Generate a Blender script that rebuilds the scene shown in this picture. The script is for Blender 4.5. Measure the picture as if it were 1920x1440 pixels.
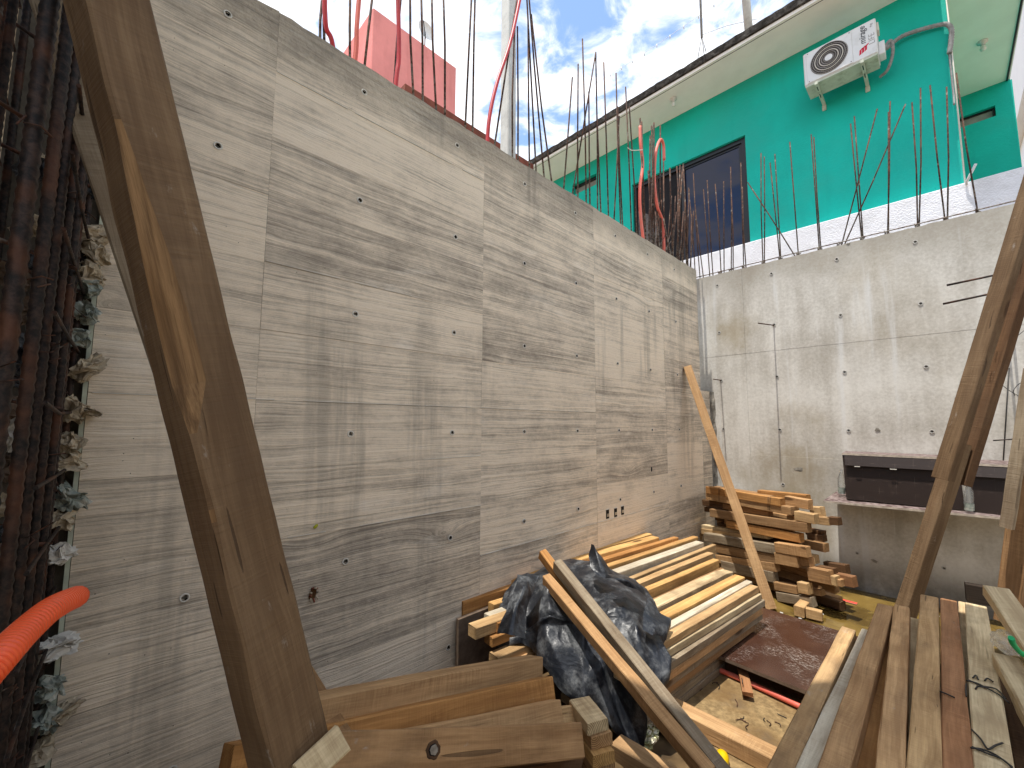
import bpy, bmesh, math, random
from mathutils import Vector, Matrix, noise as mnoise
from mathutils.geometry import delaunay_2d_cdt

random.seed(7)
for o in list(bpy.data.objects):
    bpy.data.objects.remove(o, do_unlink=True)
scene = bpy.context.scene
COL = scene.collection
rad = math.radians

# ------------------------------------------------------------------ camera
FPX = 793.0                                    # focal length in pixels of a 1920 wide picture
PITCH, ROLL, YAW = rad(5.4), rad(0.25), rad(45.7)
CAM = Vector((2.03, 0.0, 1.69))
cF = Vector((-math.sin(YAW) * math.cos(PITCH), math.cos(YAW) * math.cos(PITCH), math.sin(PITCH)))
r0 = Vector((math.cos(YAW), math.sin(YAW), 0)); u0 = r0.cross(cF)
cR = r0 * math.cos(ROLL) + u0 * math.sin(ROLL)
cU = u0 * math.cos(ROLL) - r0 * math.sin(ROLL)
cam_d = bpy.data.cameras.new('camera'); cam = bpy.data.objects.new('camera', cam_d); COL.objects.link(cam)
cam_d.sensor_width = 36; cam_d.lens = FPX / 1920 * 36; cam_d.clip_end = 2000; cam_d.clip_start = .02
M3 = Matrix((cR, cU, -cF)).transposed()
cam.matrix_world = Matrix.Translation(CAM) @ M3.to_4x4()
scene.camera = cam

# ------------------------------------------------------------------ world, sun, exposure
SUN_EL = rad(75); SUN_TILT_X = -0.012
w = bpy.data.worlds.new('World'); scene.world = w; w.use_nodes = True
nt = w.node_tree; nt.nodes.clear()
def wn(t, **k):
    n = nt.nodes.new(t)
    for a, b in k.items(): setattr(n, a, b)
    return n
sky = wn('ShaderNodeTexSky', sky_type='NISHITA'); sky.sun_disc = False
sky.sun_elevation = SUN_EL; sky.sun_rotation = rad(180); sky.air_density = 1.15; sky.dust_density = .5; sky.ozone_density = 1.4
tc = wn('ShaderNodeTexCoord'); sep = wn('ShaderNodeSeparateXYZ'); nt.links.new(tc.outputs['Generated'], sep.inputs[0])
mz = wn('ShaderNodeMath', operation='MAXIMUM'); nt.links.new(sep.outputs[2], mz.inputs[0]); mz.inputs[1].default_value = .06
dx = wn('ShaderNodeMath', operation='DIVIDE'); nt.links.new(sep.outputs[0], dx.inputs[0]); nt.links.new(mz.outputs[0], dx.inputs[1])
dy = wn('ShaderNodeMath', operation='DIVIDE'); nt.links.new(sep.outputs[1], dy.inputs[0]); nt.links.new(mz.outputs[0], dy.inputs[1])
cmb = wn('ShaderNodeCombineXYZ'); nt.links.new(dx.outputs[0], cmb.inputs[0]); nt.links.new(dy.outputs[0], cmb.inputs[1])
n1 = wn('ShaderNodeTexNoise'); n1.inputs['Scale'].default_value = 2.1; n1.inputs['Detail'].default_value = 5; n1.inputs['Distortion'].default_value = .3
n2 = wn('ShaderNodeTexNoise'); n2.inputs['Scale'].default_value = 7; n2.inputs['Detail'].default_value = 9; n2.inputs['Roughness'].default_value = .62; n2.inputs['Distortion'].default_value = .5
for n in (n1, n2): nt.links.new(cmb.outputs[0], n.inputs['Vector'])
ad = wn('ShaderNodeMath', operation='MULTIPLY_ADD'); nt.links.new(n1.outputs[0], ad.inputs[0]); ad.inputs[1].default_value = 1.05
hf = wn('ShaderNodeMath', operation='MULTIPLY'); nt.links.new(n2.outputs[0], hf.inputs[0]); hf.inputs[1].default_value = .8
nt.links.new(hf.outputs[0], ad.inputs[2])
rp = wn('ShaderNodeValToRGB'); rp.color_ramp.elements[0].position = .77; rp.color_ramp.elements[1].position = 1.16
rp.color_ramp.interpolation = 'EASE'
nt.links.new(ad.outputs[0], rp.inputs[0])
mx = wn('ShaderNodeMix', data_type='RGBA'); nt.links.new(rp.outputs[0], mx.inputs[0]); nt.links.new(sky.outputs[0], mx.inputs[6])
mx.inputs[7].default_value = (4.9, 5.05, 5.3, 1)
bg = wn('ShaderNodeBackground'); bg.inputs[1].default_value = .12; nt.links.new(mx.outputs[2], bg.inputs[0])
wo = wn('ShaderNodeOutputWorld'); nt.links.new(bg.outputs[0], wo.inputs[0])

sun_d = bpy.data.lights.new('sun', 'SUN'); sun_d.energy = 2.2; sun_d.angle = rad(.53); sun_d.color = (1, .955, .88)
sun = bpy.data.objects.new('sun', sun_d); COL.objects.link(sun)
to_sun = Vector((SUN_TILT_X, -math.cos(SUN_EL), math.sin(SUN_EL)))
sun.rotation_euler = to_sun.to_track_quat('Z', 'Y').to_euler()
sun.location = (2, -4, 12)
scene.view_settings.view_transform = 'Standard'; scene.view_settings.look = 'None'
scene.view_settings.exposure = 1.33; scene.view_settings.gamma = 1; scene.view_settings.use_curve_mapping = False

# ------------------------------------------------------------------ where a thing of the photograph stands
def ray(px, py): return cF + cR * ((px - 960) / FPX) - cU * ((py - 720) / FPX)
def atd(px, py, d): return CAM + ray(px, py) * d
def onx(px, py, x):
    r = ray(px, py); return CAM + r * ((x - CAM.x) / r.x)
def ony(px, py, y):
    r = ray(px, py); return CAM + r * ((y - CAM.y) / r.y)
def onz(px, py, z):
    r = ray(px, py); return CAM + r * ((z - CAM.z) / r.z)
def onplane(px, py, p, n):
    r = ray(px, py); return CAM + r * ((p - CAM).dot(n) / r.dot(n))

# ------------------------------------------------------------------ material helpers
def lin(h):
    h = h.lstrip('#'); v = [int(h[i:i + 2], 16) / 255 for i in (0, 2, 4)]
    return tuple(x / 12.92 if x <= .04045 else ((x + .055) / 1.055) ** 2.4 for x in v)
class NT:
    def __init__(s, name):
        s.m = bpy.data.materials.new(name); s.m.use_nodes = True; s.t = s.m.node_tree
        s.b = s.t.nodes['Principled BSDF']; s.b.inputs['Roughness'].default_value = .8
        s.b.inputs['Specular IOR Level'].default_value = .3
    def n(s, typ, **k):
        n = s.t.nodes.new(typ)
        for a, b in k.items(): setattr(n, a, b)
        return n
    def set(s, inp, v):
        if v is None: return
        if isinstance(v, bpy.types.NodeSocket): s.t.links.new(v, inp)
        else:
            if hasattr(inp.default_value, '__len__') and not hasattr(v, '__len__'): v = (v,) * len(inp.default_value)
            if hasattr(inp.default_value, '__len__') and len(v) == 3 and len(inp.default_value) == 4: v = (*v, 1)
            inp.default_value = v
    def math(s, op, a, b=None, c=None, clamp=False):
        n = s.n('ShaderNodeMath', operation=op); n.use_clamp = clamp
        s.set(n.inputs[0], a); s.set(n.inputs[1], b); s.set(n.inputs[2], c); return n.outputs[0]
    def mul(s, a, b): return s.math('MULTIPLY', a, b)
    def add(s, a, b): return s.math('ADD', a, b)
    def obj(s): return s.n('ShaderNodeTexCoord').outputs['Object']
    def pos(s): return s.n('ShaderNodeNewGeometry').outputs['Position']
    def info(s): return s.n('ShaderNodeObjectInfo')
    def xyz(s, v):
        n = s.n('ShaderNodeSeparateXYZ'); s.set(n.inputs[0], v); return n.outputs
    def vec(s, x, y=0.0, z=0.0):
        n = s.n('ShaderNodeCombineXYZ'); s.set(n.inputs[0], x); s.set(n.inputs[1], y); s.set(n.inputs[2], z); return n.outputs[0]
    def vm(s, op, a, b):
        n = s.n('ShaderNodeVectorMath', operation=op); s.set(n.inputs[0], a); s.set(n.inputs[1], b); return n.outputs[0]
    def noise(s, v, scale=1.0, detail=3.0, rough=.5, dist=0.0):
        n = s.n('ShaderNodeTexNoise'); s.set(n.inputs['Vector'], v)
        s.set(n.inputs['Scale'], scale); s.set(n.inputs['Detail'], detail); s.set(n.inputs['Roughness'], rough); s.set(n.inputs['Distortion'], dist)
        return n.outputs[0]
    def voro(s, v, scale=1.0, feature='F1', rnd=1.0):
        n = s.n('ShaderNodeTexVoronoi', feature=feature); s.set(n.inputs['Vector'], v); s.set(n.inputs['Scale'], scale); s.set(n.inputs['Randomness'], rnd)
        return n
    def ramp(s, f, a, b, lo=0.0, hi=1.0):
        n = s.n('ShaderNodeMapRange'); s.set(n.inputs[0], f); n.inputs[1].default_value = a; n.inputs[2].default_value = b
        n.inputs[3].default_value = lo; n.inputs[4].default_value = hi; n.interpolation_type = 'SMOOTHSTEP'; return n.outputs[0]
    def mix(s, f, a, b, mode='MIX'):
        n = s.n('ShaderNodeMix', data_type='RGBA', blend_type=mode); s.set(n.inputs[0], f); s.set(n.inputs[6], a); s.set(n.inputs[7], b); return n.outputs[2]
    def bump(s, h, strength=.3, dist=.01, nrm=None):
        n = s.n('ShaderNodeBump'); s.set(n.inputs['Height'], h); n.inputs['Strength'].default_value = strength; n.inputs['Distance'].default_value = dist
        if nrm is not None: s.set(n.inputs['Normal'], nrm)
        return n.outputs[0]
    def out(s, color=None, rough=None, nrm=None, spec=None, metal=None):
        if color is not None: s.set(s.b.inputs['Base Color'], color)
        if rough is not None: s.set(s.b.inputs['Roughness'], rough)
        if nrm is not None: s.set(s.b.inputs['Normal'], nrm)
        if spec is not None: s.set(s.b.inputs['Specular IOR Level'], spec)
        if metal is not None: s.set(s.b.inputs['Metallic'], metal)
        return s.m
MAT = {}

def make_board_concrete():
    t = NT('board_marked_concrete'); o = t.xyz(t.obj()); i = t.info(); r = i.outputs['Random']
    y = t.add(o[1], t.mul(r, 37.0)); z = t.add(o[2], t.mul(r, 91.0))
    # knots of the shuttering boards
    kv = t.voro(t.vec(t.mul(y, 1.05), t.mul(z, 3.0), 0)); d = kv.outputs['Distance']
    kc = t.xyz(kv.outputs['Color'])
    kon = t.ramp(kc[0], .5, .6)
    g = t.math('EXPONENT', t.mul(t.mul(d, d), -26.0))
    g2 = t.math('EXPONENT', t.mul(t.mul(d, d), -190.0))
    warp = t.mul(t.add(t.noise(t.vec(t.mul(y, .9), t.mul(z, 3.5), r), 1, 2), -.5), .06)
    warp2 = t.mul(t.add(t.noise(t.vec(t.mul(y, 5), t.mul(z, 14), r), 1, 2), -.5), .02)
    G = t.add(t.add(t.add(z, warp), warp2), t.mul(t.mul(g, kon), .05))
    G = t.add(G, t.mul(t.mul(g2, kon), .06))
    c1 = t.noise(t.vec(t.mul(y, .35), t.mul(G, 14), r), 1, 4, .65)
    c2 = t.noise(t.vec(t.mul(y, .8), t.mul(G, 44), r), 1, 3, .7)
    c3 = t.noise(t.vec(t.mul(y, 1.6), t.mul(G, 125), r), 1, 3, .7)
    c4 = t.noise(t.vec(t.mul(y, 26), t.mul(z, 40), r), 1, 4, .7)
    iso = t.noise(t.vec(t.mul(y, 3.2), t.mul(z, 4.4), r), 1, 8, .68)
    f = t.add(t.add(t.mul(c1, .7), t.mul(c2, .72)), t.mul(c3, .72))
    f = t.add(f, t.add(t.mul(c4, .34), t.mul(t.add(iso, -.5), .85)))
    f = t.add(f, .06)
    f = t.add(f, t.mul(t.add(r, -.5), .34))
    f = t.ramp(f, .80, 1.52)
    warm = t.mix(t.noise(t.vec(t.mul(y, .8), t.mul(z, 2), 4.1), 1, 2), lin('f2dfc4'), lin('e4d4be'))
    col = t.mix(f, lin('918678'), warm)
    bl = t.ramp(t.noise(t.vec(t.mul(y, 2.1), t.mul(z, 3.4), t.add(r, 5.0)), 1, 6, .62), .56, .72)
    col = t.mix(t.mul(bl, .3), col, lin('8d8578'))
    lb = t.ramp(t.noise(t.vec(t.mul(y, 1.7), t.mul(z, 5.5), t.add(r, 9.0)), 1, 6, .65), .58, .72)
    col = t.mix(t.mul(lb, .45), col, lin('f4e8d6'))
    col = t.mix(t.mul(t.mul(g2, kon), .35), col, lin('5f574c'))
    # rain and leakage streaks run over all boards
    P = t.xyz(t.pos())
    st = t.noise(t.vec(t.mul(P[1], 5.0), t.mul(P[2], .35), 2.7), 1, 5, .62)
    st = t.ramp(st, .52, .66)
    big = t.ramp(t.noise(t.vec(t.mul(P[1], .9), t.mul(P[2], .8), 7.7), 1, 2), .44, .66)
    col = t.mix(t.mul(t.mul(st, big), .4), col, lin('6a645a'))
    # damp, dusty band along the raw top edge
    top = t.ramp(t.add(P[2], t.mul(t.noise(t.vec(t.mul(P[1], 6), t.mul(P[2], 6), 0), 1, 4), .22)), 3.42, 3.62)
    col = t.mix(t.mul(top, .5), col, lin('6f695e'))
    # pin holes
    pv = t.voro(t.vec(t.mul(y, 42), t.mul(z, 42), r)); ph = t.ramp(pv.outputs['Distance'], .05, .1, 1, 0)
    ph = t.mul(ph, t.ramp(t.xyz(pv.outputs['Color'])[0], .9, .92))
    col = t.mix(t.mul(ph, .75), col, lin('3a3733'))
    h = t.add(t.add(t.mul(c2, .5), t.mul(c3, .55)), t.add(t.mul(c4, .25), t.mul(ph, -.8)))
    h = t.add(h, t.mul(top, t.mul(t.noise(t.vec(t.mul(P[1], 40), t.mul(P[2], 40), 0), 1, 4), 1.6)))
    h = t.add(h, t.mul(iso, .5))
    MAT['board'] = t.out(col, .86, t.bump(h, 1.0, .009), .25)

def make_smooth_concrete():
    t = NT('fair_faced_concrete'); P = t.xyz(t.pos())
    n1 = t.noise(t.vec(t.mul(P[0], 1.6), 0, t.mul(P[2], 1.3)), 1, 6, .6)
    n2 = t.noise(t.vec(t.mul(P[0], 7), 3, t.mul(P[2], .45)), 1, 5, .6)
    n3 = t.noise(t.vec(t.mul(P[0], 38), t.mul(P[1], 38), t.mul(P[2], 38)), 1, 5, .65)
    f = t.add(t.add(t.mul(n1, .72), t.mul(n2, .34)), t.mul(n3, .32))
    col = t.mix(t.ramp(f, .48, .9), lin('a59e92'), lin('dad6cd'))
    # brown seepage in blotches, pale lime runs
    b = t.ramp(t.noise(t.vec(t.mul(P[0], 1.0), 5.3, t.mul(P[2], .75)), 1, 5, .6), .45, .64)
    b = t.mul(b, t.ramp(P[0], .9, 1.9, 1, .25))
    col = t.mix(t.mul(b, .62), col, lin('968667'))
    l = t.ramp(t.noise(t.vec(t.mul(P[0], 9), 1.3, t.mul(P[2], .5)), 1, 4, .6), .58, .72)
    col = t.mix(t.mul(l, .45), col, lin('d8d8d6'))
    top = t.ramp(t.add(P[2], t.mul(n2, .5)), 3.35, 3.95)
    col = t.mix(t.mul(top, .6), col, lin('8b8375'))
    pv = t.voro(t.vec(t.mul(P[0], 30), 0, t.mul(P[2], 30))); ph = t.ramp(pv.outputs['Distance'], .05, .11, 1, 0)
    ph = t.mul(ph, t.ramp(t.xyz(pv.outputs['Color'])[0], .88, .9))
    col = t.mix(t.mul(ph, .7), col, lin('4a463f'))
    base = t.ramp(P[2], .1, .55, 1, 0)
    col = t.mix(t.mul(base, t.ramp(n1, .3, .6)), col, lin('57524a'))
    h = t.add(t.mul(n3, .5), t.add(t.mul(n1, .6), t.mul(ph, -.6)))
    MAT['smooth'] = t.out(col, .82, t.bump(h, .35, .006), .3)

def make_wood():
    t = NT('sawn_wood'); o = t.xyz(t.obj()); i = t.info(); r = i.outputs['Random']; base = i.outputs['Color']; dirt = i.outputs['Alpha']
    x = t.add(o[0], t.mul(r, 53.0)); y = t.add(o[1], t.mul(r, 17.0)); z = t.add(o[2], t.mul(r, 29.0))
    kv = t.voro(t.vec(t.mul(x, 2.0), t.mul(y, 7), t.mul(z, 7))); d = kv.outputs['Distance']
    kon = t.ramp(t.xyz(kv.outputs['Color'])[1], .84, .88)
    g = t.mul(t.math('EXPONENT', t.mul(t.mul(d, d), -14.0)), kon)
    core = t.mul(t.ramp(d, .1, .17, 1, 0), kon)
    wv = t.mul(t.add(t.noise(t.vec(t.mul(x, 1.5), t.mul(y, 5), t.mul(z, 5)), 1, 2), -.5), .05)
    yy = t.add(t.add(y, wv), t.mul(g, .03)); zz = t.add(t.add(z, wv), t.mul(g, .03))
    n1 = t.noise(t.vec(t.mul(x, 1.6), t.mul(yy, 26), t.mul(zz, 26)), 1, 4, .65)
    n2 = t.noise(t.vec(t.mul(x, 4), t.mul(yy, 130), t.mul(zz, 130)), 1, 3, .6)
    saw = t.noise(t.vec(t.mul(x, 190), t.mul(y, 5), t.mul(z, 5)), 1, 2, .6)
    saw2 = t.mul(t.add(t.noise(t.vec(t.mul(x, 80), t.mul(y, 6), t.mul(z, 6)), 1, 4, .75), -.5), t.ramp(t.noise(t.vec(t.mul(x, 4), t.mul(y, 10), t.mul(z, 10)), 1, 3), .48, .66))
    f = t.add(t.mul(n1, .62), t.add(t.mul(n2, .36), t.add(t.mul(saw, .1), t.mul(saw2, .6))))
    f = t.add(f, t.mul(t.add(t.noise(t.vec(t.mul(x, 3.2), t.mul(y, 6), t.mul(z, 6)), 1, 4, .6), -.5), .45))
    f = t.ramp(f, .36, .86)
    dark = t.mix(1.0, base, (.60, .53, .46), 'MULTIPLY')
    light = t.mix(1.0, base, (1.18, 1.16, 1.1), 'MULTIPLY')
    col = t.mix(f, dark, light)
    stn = t.noise(t.vec(t.mul(x, 4.0), t.mul(y, 9), t.mul(z, 9)), 1, 5, .65)
    sm = t.mul(t.ramp(stn, .42, .7), dirt)
    col = t.mix(t.mul(sm, .75), col, lin('574330'))
    grey = t.mul(t.ramp(t.noise(t.vec(t.mul(x, 1.1), t.mul(y, 4), t.add(t.mul(z, 4), 9)), 1, 4), .46, .7), dirt)
    col = t.mix(t.mul(grey, .4), col, lin('967f64'))
    # cement splashes
    sp = t.ramp(t.noise(t.vec(t.mul(x, 7), t.mul(y, 16), t.mul(z, 16)), 1, 6, .7), .63, .72)
    col = t.mix(t.mul(sp, t.mul(dirt, .7)), col, lin('a8a298'))
    col = t.mix(t.mul(g, .3), col, lin('6a4524'))
    col = t.mix(t.mul(core, .75), col, lin('3d2614'))
    ck = t.noise(t.vec(t.mul(x, 2.6), t.mul(yy, 60), t.mul(zz, 60)), 1, 1)
    ck = t.ramp(ck, .715, .735); ck = t.mul(ck, t.ramp(dirt, .15, .6))
    col = t.mix(t.mul(ck, .6), col, lin('2d2016'))
    h = t.add(t.add(t.mul(n2, .5), t.add(t.mul(saw, .5), t.mul(saw2, 1.1))), t.add(t.mul(n1, .4), t.mul(ck, -.8)))
    MAT['wood'] = t.out(col, .78, t.bump(h, .8, .0045), .2)
    t = NT('wood_end_grain'); o = t.xyz(t.obj()); i = t.info(); r = i.outputs['Random']; base = i.outputs['Color']
    yy = t.add(o[1], t.add(t.mul(r, .1), -.02)); zz = t.add(o[2], t.add(t.mul(r, .13), -.09))
    rr = t.math('SQRT', t.add(t.mul(yy, yy), t.mul(zz, zz)))
    n = t.noise(t.vec(t.mul(o[1], 30), t.mul(o[2], 30), r), 1, 4, .65)
    ring = t.math('SINE', t.add(t.mul(rr, 900), t.mul(n, 7)))
    f = t.add(t.mul(ring, .22), n)
    col = t.mix(t.ramp(f, .2, .8), t.mix(1.0, base, (.42, .36, .3), 'MULTIPLY'), t.mix(1.0, base, (.95, .92, .86), 'MULTIPLY'))
    MAT['end'] = t.out(col, .9, t.bump(f, .4, .003), .15)

def make_fresh():
    t = NT('fresh_split_wood'); o = t.xyz(t.obj())
    n = t.noise(t.vec(t.mul(o[0], 3), t.mul(o[1], 70), t.mul(o[2], 70)), 1, 4, .65); n2 = t.noise(t.vec(t.mul(o[0], 2), t.mul(o[1], 9), t.mul(o[2], 9)), 1, 3)
    col = t.mix(t.ramp(n, .3, .7), lin('5a432c'), lin('8f6f4c'))
    col = t.mix(t.mul(t.ramp(n2, .5, .7), .5), col, lin('6b4d2d'))
    MAT['fresh'] = t.out(col, .8, t.bump(n, .9, .006), .2)
make_fresh()
def simple(name, c, rough=.6, spec=.3, metal=0.0, var=.12, scale=9.0, bump=0.0, bscale=60.0, dirt=None, dirtamt=.5, bdist=.004, streak=None):
    t = NT(name); o = t.obj()
    n = t.noise(o, scale, 5, .6)
    c = lin(c) if isinstance(c, str) else c
    col = t.mix(t.ramp(n, .3, .7), tuple(x * (1 - var) for x in c), tuple(min(1, x * (1 + var)) for x in c))
    if dirt:
        m = t.ramp(t.noise(o, scale * .6, 6, .65), .5, .68)
        col = t.mix(t.mul(m, dirtamt), col, lin(dirt))
    if streak:
        P = t.xyz(t.pos())
        m = t.ramp(t.noise(t.vec(t.mul(t.add(P[0], P[1]), 4.0), 0, t.mul(P[2], .5)), 1, 5, .6), .5, .75)
        col = t.mix(t.mul(m, .4), col, lin(streak))
    nr = t.bump(t.noise(o, bscale, 4, .6), bump, bdist) if bump else None
    return t.out(col, rough, nr, spec, metal)

make_board_concrete(); make_smooth_concrete(); make_wood()
MAT['raw'] = simple('raw_concrete', '8d877c', .9, .2, var=.25, scale=14, bump=.9, bscale=45, dirt='5d564b', bdist=.012)
MAT['cup'] = simple('hole_shade', '2a2724', .95, .1)  # near-black colour stands for the shade inside holes and recesses
MAT['ring'] = simple('hole_sleeve', 'd6d0c4', .8, .3, dirt='9a9488', dirtamt=.3)
MAT['stucco'] = simple('white_stucco', 'e4e4e8', .85, .25, var=.05, scale=5, bump=.8, bscale=55, dirt='b9b8b6', dirtamt=.3, bdist=.012)
MAT['teal'] = simple('teal_paint', '06b1a0', .72, .3, var=.1, scale=1.1, bump=.5, bscale=26, bdist=.008, dirt='2aa797', dirtamt=.5, streak='0a9b8c')
MAT['cream'] = simple('cream_plaster', 'f3efea', .85, .2, var=.04, scale=3, bump=.15, bscale=60)
MAT['mint'] = simple('mint_plaster', 'e2f8ee', .85, .2, var=.03, scale=3, bump=.2, bscale=60)
MAT['mould'] = simple('mouldy_slab_edge', '3a3734', .95, .1, var=.5, scale=14, bump=1.0, bscale=30, dirt='75716b', bdist=.02)
MAT['pink'] = simple('pink_stucco', 'd98b85', .85, .2, var=.1, scale=.8, bump=.5, bscale=9, bdist=.02, dirt='c9807a', streak='b96f69')
MAT['brick'] = simple('red_clay', '7a4638', .85, .2, var=.25, scale=6)
MAT['post'] = simple('white_post_paint', 'c9c8c2', .6, .3, var=.06, dirt='9b9a94')
MAT['white'] = simple('white_enamel', 'd9d9d8', .45, .4, var=.03, dirt='b9b8b0', dirtamt=.35)
MAT['acbase'] = simple('stained_sheet_metal', 'b9bfae', .6, .3, var=.08, scale=12, dirt='6f6a50')
MAT['dark'] = simple('black_anodised', '17181b', .4, .4, var=.1)
MAT['grille'] = simple('grille_wire', '8f8a86', .5, .4)
MAT['void'] = simple('dark_interior', '1c1a1a', .9, .1)
MAT['logo'] = simple('red_print', 'c8203c', .5, .3, var=.02)
MAT['print'] = simple('dark_print', '4a4a4e', .5, .3, var=.02)
MAT['foam'] = simple('grey_pipe_wrap', '8d8c8b', .8, .2, var=.2, scale=30, bump=.5, bscale=120)
MAT['cable'] = simple('black_cable', '2b2a2c', .6, .3)
MAT['white_wire'] = simple('white_cord', 'c3c6c8', .6, .3)
MAT['bulb'] = simple('bulb_glass', 'd4d8d2', .2, .5, var=.02)
MAT['conduit_red'] = simple('red_conduit', 'b8262a', .42, .45, var=.12, scale=12, dirt='8c5048', dirtamt=.3)
MAT['conduit_pink'] = simple('faded_conduit', 'dd6a58', .5, .4, var=.1, scale=10, dirt='c98a7c')
MAT['conduit_orange'] = simple('orange_conduit', 'ee5b2c', .4, .45, var=.06, scale=10)
MAT['sheet'] = None
MAT['paper'] = simple('cement_sack_paper', 'b3a48c', .8, .2, var=.25, scale=25, bump=.6, bscale=90, dirt='6f6656')
MAT['paper_green'] = simple('green_sack_print', '868d84', .75, .25, var=.3, scale=40, dirt='b9b4a6', dirtamt=.9)
MAT['ply_edge'] = simple('plywood_edge', '6a5a4c', .85, .2, var=.25, scale=20)
MAT['pale_edge'] = simple('pale_plywood_edge', 'b3a798', .85, .2, var=.25, scale=25, dirt='7d6d60')
MAT['soil'] = simple('wet_soil', '4a3a26', .7, .4, var=.35, scale=6, bump=.9, bscale=25, bdist=.02)
def make_pit_floor():
    t = NT('pit_floor'); P = t.pos(); X = t.xyz(P); n = t.noise(P, 5, 5, .6); n2 = t.noise(P, 1.4, 4, .6)
    wet = t.mix(t.ramp(n, .3, .7), lin('3d2f1e'), lin('6d5739')); pale_bounce = t.mix(t.ramp(n, .3, .7), lin('a9a297'), lin('cfc9bd'))  # pale stretch outside the view is added to bounce light onto the walls
    m = t.mul(t.ramp(t.add(X[1], t.mul(n2, 1.2)), .0, .8), t.ramp(t.add(X[0], t.mul(n2, 1.0)), 3.1, 4.0, 1, 0))
    MAT['pitfloor'] = t.out(t.mix(m, pale_bounce, wet), t.ramp(m, 0, 1, .9, .6), t.bump(n, .7, .02), .35)
make_pit_floor()
MAT['earth'] = simple('dry_earth', '8a7a64', .95, .1, var=.25, scale=2, bump=.6, bscale=14, bdist=.03)
MAT['plain'] = simple('plain_concrete', 'bdb9b1', .88, .2, var=.15, scale=2.5, bump=.3, bscale=30)
MAT['yellow'] = simple('yellow_lacquer', 'e0b800', .35, .5, var=.05)
MAT['green_rope'] = simple('green_strap', '1fae6a', .6, .3, var=.15)
MAT['leaf'] = simple('yellow_leaf', 'a5a52a', .7, .3)
MAT['label_red'] = simple('red_label', 'd05040', .6, .3, var=.1)
MAT['sign_white'] = simple('beige_far_wall', 'cfcac0', .85, .2, var=.05, scale=1)
MAT['far_white'] = simple('white_far_wall', 'e2e2e4', .85, .2, var=.03, scale=1)
MAT['nail'] = simple('nail_steel', '3a3836', .5, .4, metal=.6)

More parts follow.
